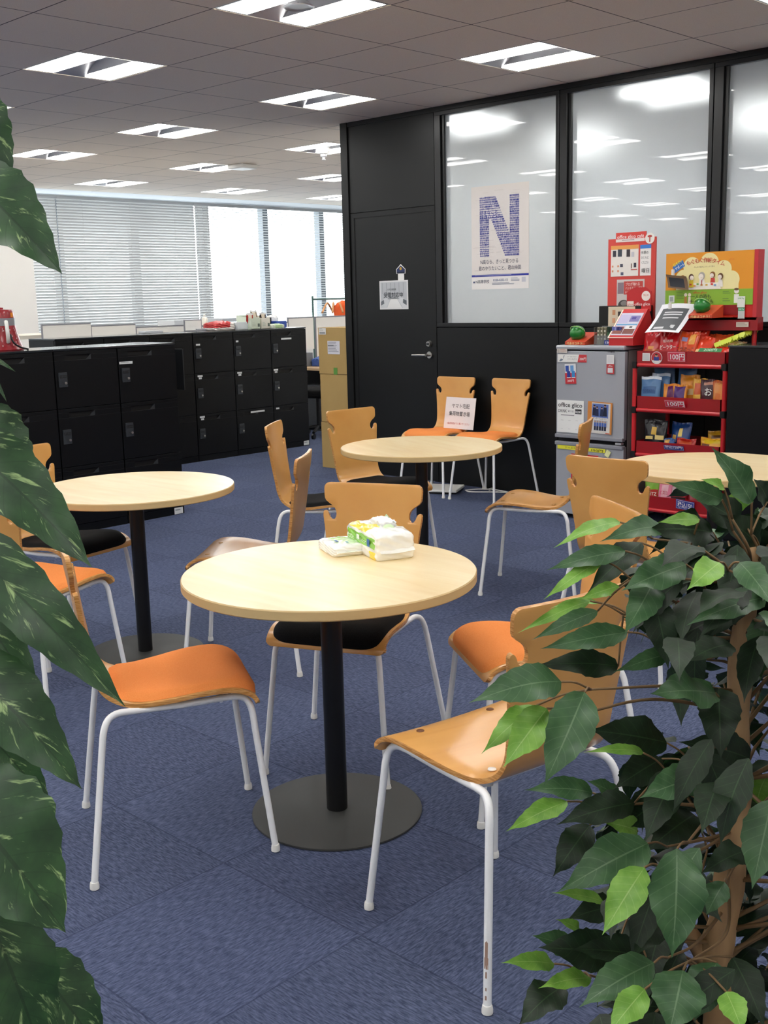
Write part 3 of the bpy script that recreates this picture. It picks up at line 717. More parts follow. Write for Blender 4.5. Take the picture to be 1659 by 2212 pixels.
# ================================================================ THINGS ON THE FOREGROUND TABLE
def frame2(p0, p1):
    d = Vector((p1[0]-p0[0], p1[1]-p0[1], 0)); return math.atan2(d.y, d.x), d.length
def lumpy(q, sx_, sy_, sz_, m, n=14, bul=.006, seed=1, taper=.0, mats=None):
    """Soft wrapped block: a subdivided box with bulged, wrinkled faces. mats(face centre) may choose a material."""
    rr = random.Random(seed); bm = bmesh.new(); bmesh.ops.create_cube(bm, size=1)
    bmesh.ops.subdivide_edges(bm, edges=bm.edges[:], cuts=n, use_grid_fill=True)
    ph = [rr.uniform(0, 6) for _ in range(6)]
    for v in bm.verts:
        x, y, z = v.co; e = .5
        rx = (1 - (2*abs(y))**8*.06) * (1 - (2*abs(z))**8*.05); ry = (1 - (2*abs(x))**8*.05) * (1 - (2*abs(z))**8*.06)
        X = x*sx_*rx; Y = y*sy_*ry; Z_ = (z+.5)*sz_ * (1 - ((2*abs(x))**6 + (2*abs(y))**6)*.05)
        w = math.sin(x*21+ph[0]) * math.cos(y*17+ph[1]) + math.sin((x+y)*33+ph[2])*.6 + math.sin(z*25+ph[3])*.5
        if z > -.49: Z_ += w*bul*.35*(z+.5); X += math.sin(z*19+y*13+ph[4])*bul*.25; Y += math.sin(z*23+x*15+ph[5])*bul*.25
        Z_ += bul*math.cos(x*PI)*math.cos(y*PI)*(z+.5)
        v.co = (X, Y, max(0, Z_))
    o = len(q.v); q.v += [tuple(v.co) for v in bm.verts]
    for f in bm.faces:
        c = f.calc_center_median(); q.f.append([o+v.index for v in f.verts]); q.m.append(q.mi(mats(c, f.normal) if mats else m))
    bm.free()
M_film = mat('white plastic film', '#f4f4ee', .22, coat=.5); M_filmg = mat('green printed film', '#8ccb3c', .22, coat=.5); M_filmy = mat('yellow printed film', '#f2dc3a', .22, coat=.5)
M_filmp = mat('pale green film', '#d9efc4', .2, coat=.5)
# big sleeve pack of paper tissues
t = thing('tissue_pack', 'white plastic pack of paper tissues with green side, larger of two on the table', 'tissue pack', (-2.192, 2.265, .7), math.atan2(-.085, .198))
Lx, Ly, Hz = .238, .120, .078
def pm(c, n):
    if c.z > Hz*.9 and c.x < .035 and c.x > -.10: return M_filmg if c.y > .01 and c.x < -.02 else (M_filmy if (c.x > -.02 or c.y < -.03) else M_film)
    if c.y < -Ly*.44 and c.x < .098 and c.x > -.105:
        if .032 < c.z < .062: return M_filmg
        if c.z < .024 and (c.x < -.01 or c.x > .06): return M_filmy
    return M_film
q = MB(); lumpy(q, Lx, Ly, Hz, M_film, 22, .005, 5, mats=pm); q.build('wrapper', t, smooth=True)
c = Card((-.098, -Ly*.5-.0012, .036), XR, ZU, .001); c.text('scottie', .0, .0, .026, '#e9f6d2', 1, .01, .05); c.rect(.072, .006, .094, .02, '#f2f7e9', 1); c.rect(.15, -.002, .17, .02, '#3c6fae', 1); c.text('ティシュー', .1, .004, .014, '#f4fbe6', 1, .01, .045); c.text('150', .03, -.026, .014, '#3a5a8c', 1, .0); c.finish('print', t)
# torn opening: crumpled film flaps standing up on the top
q = MB(); rr = random.Random(4)
def flap(q, pts, hts, m, lean=(0,0)):
    vs = []; n = len(pts)
    for (x, y), hh in zip(pts, hts): vs.append((x, y, Hz*.9)); vs.append((x+lean[0]*hh, y+lean[1]*hh, Hz*.9+hh))
    q.add(vs, [(2*i, 2*i+2, 2*i+3, 2*i+1) for i in range(n-1)], m)
flap(q, [(-.055, .035), (-.035, .048), (-.01, .05), (.02, .045), (.045, .03)], [.012, .034, .018, .026, .01], M_filmp, (.2, -.4))
flap(q, [(-.06, .03), (-.065, .01), (-.05, -.008)], [.012, .02, .004], M_filmg, (-.3, 0))
flap(q, [(-.05, -.01), (-.01, -.02), (.03, -.02), (.055, 0), (.06, .02)], [.004, .01, .016, .022, .008], M_filmp, (.1, .5))
q.build('torn_flap', t, smooth=True)
q = MB(); lumpy(q, .085, .05, .03, M_paper, 8, .008, 9); o = q.build('tissue', t, smooth=True, loc=(0, .012, Hz-.012))
q = MB(); q.add([(Lx*.49, -Ly*.42, .030), (Lx*.49, Ly*.45, .034), (Lx*.49+.012, Ly*.45, .026), (Lx*.49+.014, 0, .022), (Lx*.49+.010, -Ly*.42, .024)], [(0,1,2,3,4)], M_film)
q.build('sealed_fin', t)
# small wet-wipe pack
t = thing('wipes_pack', 'small flat pack of wet wipes with green leaf print beside the tissue pack', 'wet wipes pack', (-2.286, 2.200, .7), math.atan2(-.058, .13))
def pm2(c, n):
    return M_filmp if (c.z > .014 and abs(c.x) < .05 and c.y > -.028) else M_film
q = MB(); lumpy(q, .142, .098, .030, M_film, 14, .005, 12, mats=pm2); q.build('wrapper', t, smooth=True)
c = Card((-.07, -.049, .034), (1,0,0), (0,1,0), .0012)
for (x, y, r_, cc) in ((.04,.05,.012,'#7cc043'),(.058,.035,.009,'#8fce4e'),(.07,.045,.010,'#7cc043'),(.062,.055,.008,'#a4d96c'),(.083,.052,.006,'#f1e24b'),(.05,.066,.008,'#8fce4e'),(.045,.03,.006,'#9bd45d')): c.circ(x, y, r_, cc, 1, r_*.6, 10)
c.circ(.088, .028, .013, '#2f5d96', 2, .005, 12); c.circ(.115, .05, .01, '#3f8a90', 2, .004, 12); c.finish('print', t)
q = MB(); q.box((-.078, -.035, .012), (-.068, .04, .014), M_film); q.box((.068, -.04, .012), (.08, .035, .014), M_film); q.build('crimped_end', t)

# ================================================================ ITEMS NEAR THE BLACK WALL
t = thing('white_sign', 'white paper sign with Japanese writing standing on the left wall chair', 'sign', (-5.39, 6.283, .462))
c = Card((0,0,0), (1, -.02, 0), (0, .17, .985), .001); c.board(0, 0, .287, .232, '#e9e3e2', .002)
c.text('ヤマト宅配', .062, .155, .036, '#5d5957', 1, .004, .17); c.text('集荷物置き場', .042, .098, .036, '#4c4a4c', 1, .012, .2); c.text('※集荷時間までに置いてください', .03, .032, .017, '#cc6d62', 1, .0, .22)
c.finish('lettering_sheet', t)
t = thing('network_box', 'flat white plastic box lying on the carpet under the wall chairs', 'electronic box', (-5.33, 6.19, 0), .45)
q = MB(); q.box((-.13, -.12, .0), (.13, .12, .014), M_post); q.build('foot', t, bevel=.003)
q = MB(); q.box((-.14, -.13, .014), (.14, .13, .034), M_cap); q.build('casing', t, bevel=.006)
q = MB(); q.tube(bez([(-5.20, 6.30, .006), (-5.12, 6.27, .006), (-4.98, 6.36, .006), (-4.86, 6.40, .006), (-4.70, 6.36, .006), (-4.4, 6.40, .006)], 8), .005, M_cap, 8)
q.tube(bez([(-5.20, 6.30, .006), (-5.14, 6.40, .006), (-5.02, 6.43, .008), (-4.88, 6.405, .008)], 8), .005, M_cap, 8); q.box((-5.06, 6.40, .001), (-5.05, 6.44, .02), M_cap)
tag(q.build('cable', None, smooth=True), 'white cable looping over the carpet from the flat white box', 'cable')

# cardboard boxes stacked beside the partition end
M_card = NG('brown cardboard', .85, spec=.2); M_card.col(M_card.mix(M_card.noise(M_card.coord('Object'), 5, 3), lin('#b79a66'), lin('#a98c58'))); M_card = M_card.m
def carton(x0, x1, z0, z1, lab, y0=6.515, dep=.36, yaw=0):
    t = thing('cardboard_box', lab, 'cardboard box', ((x0+x1)/2, y0+dep/2, z0), yaw, 'stack of cardboard boxes'); w = (x1-x0)/2
    q = MB(); q.box((-w, -dep/2, 0), (w, dep/2, z1-z0-.004), M_card); q.build('carton', t, bevel=.003)
    q = MB(); q.box((-w, -dep/2, z1-z0-.006), (w, -.004, z1-z0-.0005), M_card); q.box((-w, .004, z1-z0-.006), (w, dep/2, z1-z0-.0005), M_card); q.build('flap', t)
    return t
b1 = carton(-6.972, -6.612, 0, .394, 'plain brown cardboard box, bottom of the stack beside the black partition')
b2 = carton(-6.966, -6.612, .396, .802, 'plain brown cardboard box, middle of the stack beside the black partition')
b3 = carton(-6.974, -6.616, .804, 1.192, 'brown cardboard box with two white labels, top of the stack')
c = Card((-.179, -.1815, 0), XR, ZU); c.rect(.012, .33, .1, .385, '#dcdad6', 1); c.rect(.022, .338, .09, .352, '#8d8f90', 2); c.lines(.02, .358, .07, .38, 2, '#a7a39c', 2)
c.rect(.115, .168, .262, .278, '#d8d6dd', 1); c.lines(.122, .18, .25, .27, 7, '#9798a0', 2, .45, 4); c.rect(.12, .236, .19, .246, '#6f7077', 3); c.finish('shipping_label', b3)
q = MB(); q.box((.0, -.1825, -.002), (.045, -.181, .055), flat('#5c8f3f')); q.build('green_tape', b3)
c = Card((-.177, -.1815, 0), XR, ZU); c.circ(.19, .045, .02, '#8f7748', 1); c.finish('print', b2)

# ================================================================ FRIDGE
FX0, FX1, FY0, FY1, FZ = -4.12, -3.622, 5.9, 6.44, 1.105
M_fr = NG('grey metallic fridge lacquer', .38, metal=.15, coat=.2); M_fr.col(M_fr.mix(M_fr.noise(M_fr.coord('Object'), 700, 1), lin('#aeb1b8'), lin('#a5a8af'))); M_fr = M_fr.m
M_frs = mat('fridge side grey', '#8a8785', .5); M_frd = mat('fridge plastic trim', '#8a8b92', .4); M_gasket = mat('dark gasket', '#15151a', .7)
t = thing('fridge', 'small grey two-door fridge against the black wall, notices on its door', 'fridge', (FX0, FY0, 0)); w = FX1-FX0
q = MB(); q.box((.004, .06, .02), (w-.004, FY1-FY0, FZ-.03), M_frs); q.build('cabinet', t, bevel=.004)
q = MB(); q.box((0, .0, FZ-.028), (w, FY1-FY0, FZ), M_fr); q.build('top_cover', t, bevel=.01)
q = MB(); q.box((.006, .045, .06), (w-.006, .062, FZ-.03), M_gasket); q.build('door_gasket', t)
def fdoor(z0, z1, name):
    q = MB()
    # slightly bowed front
    n = 10; P = [(x, .012*((2*x/w-1)**2)) for x in [w*i/n for i in range(n+1)]]
    poly = P + [(w, .045), (0, .045)]
    q.prism(poly, z0, z1, M_fr); return q.build(name, t, bevel=.003)
dU = fdoor(.528, FZ-.036, 'upper_door'); dL = fdoor(.03, .488, 'lower_door')
q = MB(); q.box((.0, -.005, .520), (w, .03, .543), M_frd); q.build('door_grip', dU, bevel=.004)
q = MB(); q.box((.0, -.005, .472), (w, .03, .496), M_frd); q.build('door_grip', dL, bevel=.004)
q = MB(); q.box((w-.05, -.003, .502), (w-.01, .03, .514), M_silver); q.build('hinge', t)
for x in (.05, w-.05):
    q = MB(); q.lathe([(.018, 0), (.018, .02), (0, .02)], M_post, 14, c=(x, .1, 0)); q.build('foot', t)
def magnet(name, x, z, wd, hh, base, lab, cat, fn, rot=0):
    tt = thing(name, lab, cat, (FX0 + x, FY0 - .001, z))
    r_ = (math.cos(rot), 0, math.sin(rot)); u_ = (-math.sin(rot), 0, math.cos(rot))
    c = Card((0, -.0028, 0), r_, u_); c.board(0, 0, wd, hh, base, .002); fn(c, wd, hh); c.finish('print', tt); return tt
def f1(c, w, h): c.rect(.004, .004, .018, h-.004, '#b9b3ad', 1); c.lines(.024, .005, w-.004, h-.004, 2, '#c89a8f', 1)
magnet('fridge_sticker', .014, 1.056, .076, .027, '#cfc9c2', 'small beige sticker at the top left of the fridge door', 'sticker', f1)
def f2(c, w, h):
    c.poly([(w*.69,0),(w,0),(w,h),(w*.74,h)], '#c93a3f', 1); c.text('200円', w*.76, h*.3, h*.42, '#f4e7e4', 2, .02, w*.22); c.text('フーフセライフ', w*.34, h*.62, h*.22, '#53555c', 2, 0, w*.3); c.text('バランスLモウ', w*.34, h*.32, h*.22, '#53555c', 2, 0, w*.32)
    c.poly([(w*.05,h*.1),(w*.12,h*.45),(w*.2,h*.3),(w*.12,h*.08)], '#7a8696', 2); c.poly([(w*.18,h*.3),(w*.25,h*.85),(w*.21,h*.85)], '#8d97a2', 2)
magnet('price_magnet', .02, 1.0, .216, .048, '#ecebe7', 'white and red price strip near the top of the fridge door', 'price tag', f2)
def f3(c, w, h):
    c.rect(0, 0, w, h*.55, '#cb3138', 1); c.text('200円', w*.2, h*.1, h*.15, '#f3e9e6', 2, .02, w*.6)
    for (a, b, cc) in ((.08,.62,'#2b4fa3'),(.52,.62,'#6aa0d6'),(.2,.34,'#24358c'),(.62,.34,'#3f8fd0')): c.rect(w*a, h*b, w*(a+.3), h*(b+.3), cc, 3); c.rect(w*a-.002, h*b-.006, w*(a+.3)+.002, h*b, '#e6e6ea', 3)
magnet('can_magnet', .080, .862, .082, .125, '#e8e8ea', 'tilted card picturing four blue drink cans on the fridge door', 'card', f3, .06)
def f4(c, w, h):
    rr = random.Random(8)
    c.rect(.006, .006, w-.006, h-.006, '#d8d8da', 1)
magnet('white_tag', .379, .995, .052, .054, '#e6e6e6', 'square white card high on the right of the fridge door', 'card', f4)
def f5(c, w, h): c.rect(.009, .008, w-.009, h*.62, '#dcdcde', 1); c.text('office', .012, h*.74, .014, '#f1e4e2', 1, .02, .03)
magnet('red_tag', .379, .934, .054, .060, '#b9353a', 'small red card with pale square under the white card on the fridge', 'card', f5)
c = Card((.385, -.001, 1.063), XR, ZU); c.text('COMFEE', 0, 0, .012, '#4a4a50', 1, .02, .05); c.finish('print', dU)
def f6(c, w, h):
    c.text('office glico', .008, h-.042, .038, '#2b2b2e', 1, .02, w-.02); c.text('DRINK', .008, h-.078, .028, '#3f3f46', 1, .012, .066); c.text('¥110', .083, h-.075, .018, '#6c6c74', 1, .01, .042); c.rect(.136, h-.084, .184, h-.054, '#141416', 1); c.text('¥200', .139, h-.078, .022, '#f4f4f4', 2, .02, .042)
    c.lines(.03, h-.102, w-.035, h-.092, 1, '#6f6f76', 1); 
    for k in range(3): c.lines(.03+.055*k, h-.13, .055+.055*k, h-.126, 1, '#b4b4b4', 1); c.lines(.03+.055*k, h-.185, .05+.055*k, h-.181, 1, '#c4c4c8', 1)
magnet('drink_price_sheet', .018, .555, .200, .205, '#efefec', 'white drink price sheet on the lower left of the fridge door', 'price sheet', f6)
def f7(c, w, h):
    c.rect(.03, .0, w-.012, h-.006, '#ddd8d0', 1); c.rect(.034, h*.50, w-.026, h-.012, '#5f76b8', 2)
    for (x, y, s_, cc) in ((.05,.110,1,'#1c2340'),(.070,.108,.9,'#232b4d'),(.103,.108,.9,'#26304f'),(.127,.110,1.1,'#1b2138')):
        c.poly([(x-.014*s_,y),(x+.014*s_,y),(x+.01*s_,y+.05*s_),(x-.01*s_,y+.05*s_)], cc, 3); c.circ(x, y+.058*s_, .007*s_, '#c79b7d', 4, None, 12); c.circ(x, y+.062*s_, .0075*s_, '#1b1716', 4, .005*s_, 12)
    c.rect(.037, h*.43, w-.03, h*.51, '#e9e7e2', 3); c.text('インターバルタイム', .042, h*.45, .014, '#2f3340', 4, .01, w-.078)
    c.rect(.05, .018, w-.03, h*.42, '#b8bac0', 2)
    for k in range(5):
        x = .058+.0185*k; c.rect(x-.007, .02, x+.007, .062, '#23283c', 3); c.rect(x-.007, .045, x+.007, .068, '#4a67b4', 4); c.circ(x, .074, .0055, '#b98e72', 4, None, 10)
    c.rect(w-.036, .012, w-.014, .04, '#e0dcd4', 4); c.rect(w-.04, .002, w-.012, .008, '#c4523a', 4)
magnet('event_flyer', .243, .566, .176, .196, '#d4883f', 'orange-edged photo flyer of people in dark suits on the fridge door', 'flyer', f7, -.03)
def f8(c, w, h): c.text('アイスクリーム', w*.16, h*.3, h*.55, '#2b2b20', 1, .01, w*.4); c.text('150円', w*.7, h*.22, h*.72, '#22221c', 1, .02, w*.24)
magnet('ice_cream_strip', .022, .448, .355, .024, '#e2dd3c', 'yellow strip with ice cream price across the lower fridge door', 'label strip', f8, -.012)
q = MB(); q.box((0, 0, 0), (.032, .003, .04), flat('#e6e6a8')); o = q.build('masking_tape', None, loc=(FX0+.372, FY0-.0055, .432)); o.rotation_euler.y = .5; tag(o, 'pale yellow tape piece at the right end of the yellow strip', 'tape')
def f9(c, w, h): c.text('ICE', w*.1, h*.15, h*.4, '#f2d8d6', 1, .02, w*.4)
magnet('red_poster', .128, .235, .2, .188, '#c4262e', 'red card low on the lower fridge door behind the chair backs', 'card', f9)

# things on the fridge top
def frog(x, y, z, lab, s=1.0):
    t = thing('coin_box', lab, 'coin box', (x, y, z)); mo = flat('#c4482c', .4); mg = mat('green plastic dome', '#1f7a2c', .35, coat=.3)
    q = MB(); q.prism([(-.0,0),(.10*s,0),(.10*s,.052*s),(-.0,.014*s)], -.052*s, .052*s, mo, 'x'); q.box((-.075*s, .1*s-.004, -.0), (.09*s, .1*s+.02, .004), mo); q.build('box', t, bevel=.002)
    # split dome: two green halves with a pale lip between them
    q = MB(); prof_ = [(.034*math.cos(math.radians(a))*s, .034*math.sin(math.radians(a))*s) for a in range(0, 91, 10)]; prof_[-1] = (0.0001, prof_[-1][1])
    q.lathe([(.018*s, -.028*s), (.028*s, -.018*s), (.033*s, -.008*s)] + prof_, mg, 24); o = q.build('dome', t, smooth=True, loc=(-.01*s, .035*s, .048*s)); o.rotation_euler.x = -.35
    q = MB(); pts = [(.0347*s*math.sin(a)*1.0, -.0347*s*math.cos(a)*.98, .010*s + .012*s*math.cos(a*1.0)) for a in [i*PI/10 - PI/2 for i in range(11)]]
    q.tube(pts, .0014*s, flat('#b9e48a'), 6); q.build('lip', o, smooth=True)
    c = Card((-.05*s, -.0005, 0), XR, ZU); c.text('代金はコチラ！', .008*s, .002*s, .012*s, '#f3dc9a', 1, .01, .085*s); c.finish('print', t)
    return t
frog(FX0+.125, FY0+.03, FZ, 'orange coin box with round green dome on the left of the fridge top', 1.45)
t = thing('gum_display', 'clear acrylic tray of chewing gum bottles and packs on the fridge', 'gum display', (FX0+.255, FY0+.045, FZ))
q = MB(); q.box((0, 0, 0), (.19, .09, .003), M_acryl); q.box((0, 0, .0), (.19, .003, .06), M_acryl); q.box((0, .087, 0), (.19, .09, .115), M_acryl); q.box((0, 0, 0), (.003, .09, .11), M_acryl); q.box((.187, 0, 0), (.19, .09, .1), M_acryl); q.build('tray', t)
c = Card((.075, -.001, .004), XR, ZU); c.board(0, 0, .042, .026, '#2c3f8f', .001); c.text('150', .003, .006, .02, '#f4f4f8', 1, .03, .034); c.finish('price_tag', t)
for k in range(3):
    tt = thing('gum_pack', ('leftmost', 'middle', 'rightmost')[k] + ' of three brown and cream gum packs in the clear tray', 'gum pack', (FX0+.267+.024*k, FY0+.06, FZ+.003), 0, 'brown gum packs in the clear tray')
    q = MB(); q.box((0, 0, 0), (.018, .05, .105), flat('#8d8a72', .35)); q.build('pack', tt, bevel=.002)
    c = Card((0, -.0005, 0), XR, ZU)
    for e in range(6): c.circ(.009, .035+.012*e, .006, ('#e6dfd0', '#59503c')[e % 2], 1, .004, 10)
    c.finish('print', tt)
for k, cc in enumerate(('#24382c', '#1f3026', '#6a74b8', '#8890c8', '#3c3f7d', '#474a92')):
    tt = thing('gum_pack', ('first', 'second', 'first', 'second', 'third', 'fourth')[k] + ' ' + ('dark green' if k < 2 else 'violet blue') + ' gum pack from the left in the clear tray', 'gum pack', (FX0+.34+.0165*k, FY0+.06, FZ+.003), 0, ('dark green' if k < 2 else 'violet blue') + ' gum packs in the clear tray')
    q = MB(); q.box((0, 0, 0), (.014, .055, .108 - .003*(k % 2)), flat(cc, .35)); q.build('pack', tt, bevel=.002)
    c = Card((0, -.0005, 0), XR, ZU); c.rect(.003, .05, .011, .075, '#b8bfe0' if k > 1 else '#4c7a50', 1); c.finish('print', tt)
# dark coffee box behind
t = thing('capsule_box', 'black box with a cream printed front at the back of the fridge top', 'box', (FX0+.188, FY0+.20, FZ))
q = MB(); q.box((0, 0, 0), (.3, .15, .235), M_post); q.build('box', t, bevel=.003)
c = Card((.07, -.001, .03), XR, ZU); c.board(0, 0, .19, .2, '#d9cdb4', .001)
for k, (x, y, cc) in enumerate(((.03,.15,'#c9906a'),(.07,.14,'#3c3a38'),(.11,.15,'#b5533f'),(.03,.1,'#d8a37f'),(.07,.09,'#a73a34'),(.03,.05,'#a84a3c'),(.07,.03,'#40362f'),(.12,.07,'#c46a50'))): c.rect(x, y, x+.022, y+.03, cc, 1)
c.finish('print', t)
# tall red cafe board at the wall
RED = '#d8453c'
t = thing('cafe_board', 'tall red cardboard cafe display board standing behind the fridge top', 'display board', (-3.958, 6.24, FZ))
H_ = .648; c = Card((0, 0, 0), XR, ZU, .001); c.board(0, 0, .338, H_, '#d44a42', .012); c.k = 1
c.board(.056, H_-.022, .27, H_+.036, '#d9483f', .006)
c.rect(.056, H_-.022, .27, H_+.036, '#d9483f', 1); c.text('office glico café', .066, H_+.0, .03, '#f6e4e0', 2, .02, .19); c.rect(.056, H_-.022, .262, H_-.003, '#ecdfda', 2); c.lines(.1, H_-.016, .22, H_-.009, 1, '#7d5a58', 3)
c.circ(.298, H_-.008, .033, '#ece9e2', 3); c.circ(.298, H_+.004, .016, '#b5463e', 4, .007); c.rect(.294, H_-.03, .302, H_-.002, '#b5463e', 4)
c.rect(.022, H_-.232, .22, H_-.042, '#ebe6df', 2); c.rect(.022, H_-.066, .22, H_-.042, '#e5a056', 3)
for (x, y, w_, h_, cc) in ((.036,.135,.024,.038,'#3d3a44'),(.072,.135,.03,.045,'#414a55'),(.135,.132,.026,.045,'#3a3439'),(.17,.13,.02,.03,'#c9c9cf'),(.09,.07,.02,.02,'#4b4b5a'),(.168,.06,.006,.03,'#6b4a3a'),(.188,.065,.018,.028,'#3c3c48'),(.168,.05,.045,.005,'#c34c40'),(.095,.02,.02,.018,'#5a5d74'),(.03,.07,.012,.012,'#dd9a76'),(.03,.04,.012,.012,'#dd9a76'),(.07,.07,.012,.012,'#dd9a76'),(.07,.04,.012,.012,'#dd9a76')): c.rect(x, H_-.245+y, x+w_, H_-.245+y+h_, cc, 3)
c.rect(.232, H_-.232, .308, H_-.045, '#efedea', 2); c.rect(.232, H_-.068, .308, H_-.045, '#3f7fd0', 3)
c.text('休憩の', .24, H_-.1, .022, '#33333a', 3, .01, .05); c.text('おともに', .24, H_-.13, .02, '#44444c', 3, 0, .052); c.text('ください', .24, H_-.16, .02, '#55555c', 3, 0, .052); c.text('曜日', .243, H_-.212, .028, '#2f2f36', 3, .01, .052)
c.rect(.068, H_-.5, .266, H_-.252, '#cfc9c6', 2); c.rect(.12, H_-.345, .256, H_-.264, '#c84b45', 3)
c.text('プロが淹れる', .132, H_-.29, .022, '#f3e2df', 4, .01, .1); c.text('ハンドドリップの', .132, H_-.314, .021, '#f3e2df', 4, .01, .12); c.text('おいしさをオフィスで！', .13, H_-.337, .015, '#f3e2df', 4, 0, .12)
c.rect(.075, H_-.34, .118, H_-.27, '#8d7c86', 3); c.circ(.12, H_-.41, .04, '#4a4442', 3, .032); c.circ(.125, H_-.4, .026, '#8b8683', 4, .016); c.rect(.08, H_-.495, .13, H_-.46, '#dcd6d2', 4)
c.finish('print', t)
# red sloping leaflet dispenser in front of it
t = thing('leaflet_dispenser', 'red cardboard dispenser with sloping picture panel in front of the cafe board', 'display stand', (-3.745, 5.925, FZ))
q = MB(); mr = flat('#c22a2c', .45)
q.prism([(.0,0),(.21,0),(.21,.15),(.18,.215),(.168,.215),(.0,.05)], 0, .168, mr, 'x'); q.build('body', t)
q = MB(); q.prism([(0,0),(.168,0),(.168,.12),(.13,.145),(.05,.145),(0,.115)], .165, .171, mr, 'y'); q.build('header', t, loc=(.012, .012, .20))
c = Card((.012, .1765, .20), XR, ZU, .001); c.circ(.134, .092, .030, '#f0e7df', 1); c.text('安心の', .116, .092, .016, '#c25248', 2, .01, .036); c.rect(.004, .03, .05, .062, '#efe6dd', 1); c.text('glico', .009, .038, .018, '#c65a50', 2, 0, .036); c.text('office glico', .056, .036, .024, '#f6e2de', 1, .02, .106); c.finish('print', t)
u_ = Vector((0, .168, .165)).normalized()
c = Card((-.008, -.003, .047), (1, 0, 0), tuple(u_), .0015); c.board(0, 0, .176, .232, '#efe3cf', .003); c.rect(.012, .02, .164, .205, '#c8c6d6', 1)
for (x, y, w_, h_, cc) in ((.015,.12,.07,.07,'#b9b4d2'),(.09,.13,.066,.05,'#7c77ad'),(.015,.03,.066,.06,'#8a5248'),(.085,.03,.075,.04,'#7c4a42'),(.09,.07,.068,.04,'#dcd8da'),(.015,.1,.145,.012,'#5f9ac4'),(.115,.08,.02,.012,'#3a3438'),(.1,.15,.03,.02,'#4c4790')): c.rect(x, y, x+w_, y+h_, cc, 2)
c.finish('picture_panel', t)

# ================================================================ SNACK RACK
M_red = mat('red painted tube', '#c9242b', .3, coat=.4); M_redtray = mat('dark red plastic tray', '#9c1019', .35, coat=.2); M_redb = mat('bright red card', '#d6261f', .45)
RX0, RX1, RY0, RY1 = -3.545, -2.965, 5.9, 6.30
t = thing('snack_rack', 'red four-tier snack rack with tubular frame and black corner joints', 'snack rack', (0, 0, 0))
for x in (RX0, RX1):
    for y in (RY0, RY1):
        q = MB(); q.tube([(x, y, .06), (x, y, .99)], .014, M_red, 14); q.build('post', t, smooth=True, autos=40)
        q = MB(); q.lathe([(.0, 0), (.022, .008), (.022, .04), (.008, .06), (0, .06)], M_post, 14, c=(x, y, 0)); q.build('caster', t, smooth=True, autos=40)
LV = [.125, .455, .725, .993]
for z in LV:
    q = MB(); q.tube([(RX0, RY0, z), (RX1, RY0, z)], .0125, M_red, 12); q.tube([(RX0, RY1, z), (RX1, RY1, z)], .0125, M_red, 12); q.tube([(RX0, RY0, z), (RX0, RY1, z)], .0125, M_red, 12); q.tube([(RX1, RY0, z), (RX1, RY1, z)], .0125, M_red, 12); q.build('rail', t, smooth=True, autos=40)
    for x in (RX0, RX1):
        for y in (RY0, RY1): q = MB(); q.tube([(x, y, z-.02), (x, y, z+.02)], .0175, M_post, 14); q.box((x-.018 if x == RX1 else x-.01, y-.017, z-.016), (x+.01 if x == RX1 else x+.018, y+.017, z+.016), M_post); q.build('corner_joint', t, smooth=True, autos=40)
    hh = .078
    q = MB(); a, b = RX0+.018, RX1-.018; z0 = z+.006
    if z > .9: a, b = RX0+.012, RX1+.0
    q.box((a, RY0-.005, z0), (b, RY0-.001, z0+hh), M_redtray); q.box((a, RY1-.03, z0), (b, RY1-.026, z0+hh), M_redtray); q.box((a, RY0-.005, z0), (a+.004, RY1-.026, z0+hh), M_redtray); q.box((b-.004, RY0-.005, z0), (b, RY1-.026, z0+hh), M_redtray); q.box((a, RY0-.005, z0), (b, RY1-.026, z0+.004), M_redtray)
    q.build('tray', t)
q = MB()
for x in (-3.44, -2.925): q.tube([(x, 6.16, .96), (x, 6.16, 1.22)], .0145, M_red, 12)
q.build('sign_pole', t, smooth=True, autos=40)

def price(x, z, txt, colr, lab, tilt=0, yo=RY0-.008, w_=.115, h_=.058, rot=0):
    t = thing('price_card', lab, 'price card', (x, yo, z)); 
    c = Card((0, 0, 0), (math.cos(rot), 0, math.sin(rot)), (-math.sin(rot), -math.sin(tilt), math.cos(tilt)), .001); c.board(0, 0, w_, h_, colr, .0015)
    c.rect(.003, .003, w_-.003, h_-.003, '#e9d9d9', 1); c.rect(.005, .005, w_-.005, h_-.005, colr, 2); c.text(txt, .012, .014, h_*.72, '#f6f2f2', 3, .03, w_-.024); c.finish('print', t)
price(-3.324, 1.018, '100円', '#d23a50', 'pinkish red 100 yen card on the front of the top tray', .1)
price(-3.328, .752, '100円', '#d23a50', 'red 100 yen card on the second tray of the rack', .45, RY0-.012, .13, .048)
price(-3.33, .500, '税込150円', '#313f94', 'blue 150 yen card on the third tray of the rack', .4, RY0-.012, .13, .03)
price(-3.245, .155, '税込150', '#3a49a0', 'blue 150 yen card on the lowest tray of the rack', .15, RY0-.012, .12, .058, -.08)
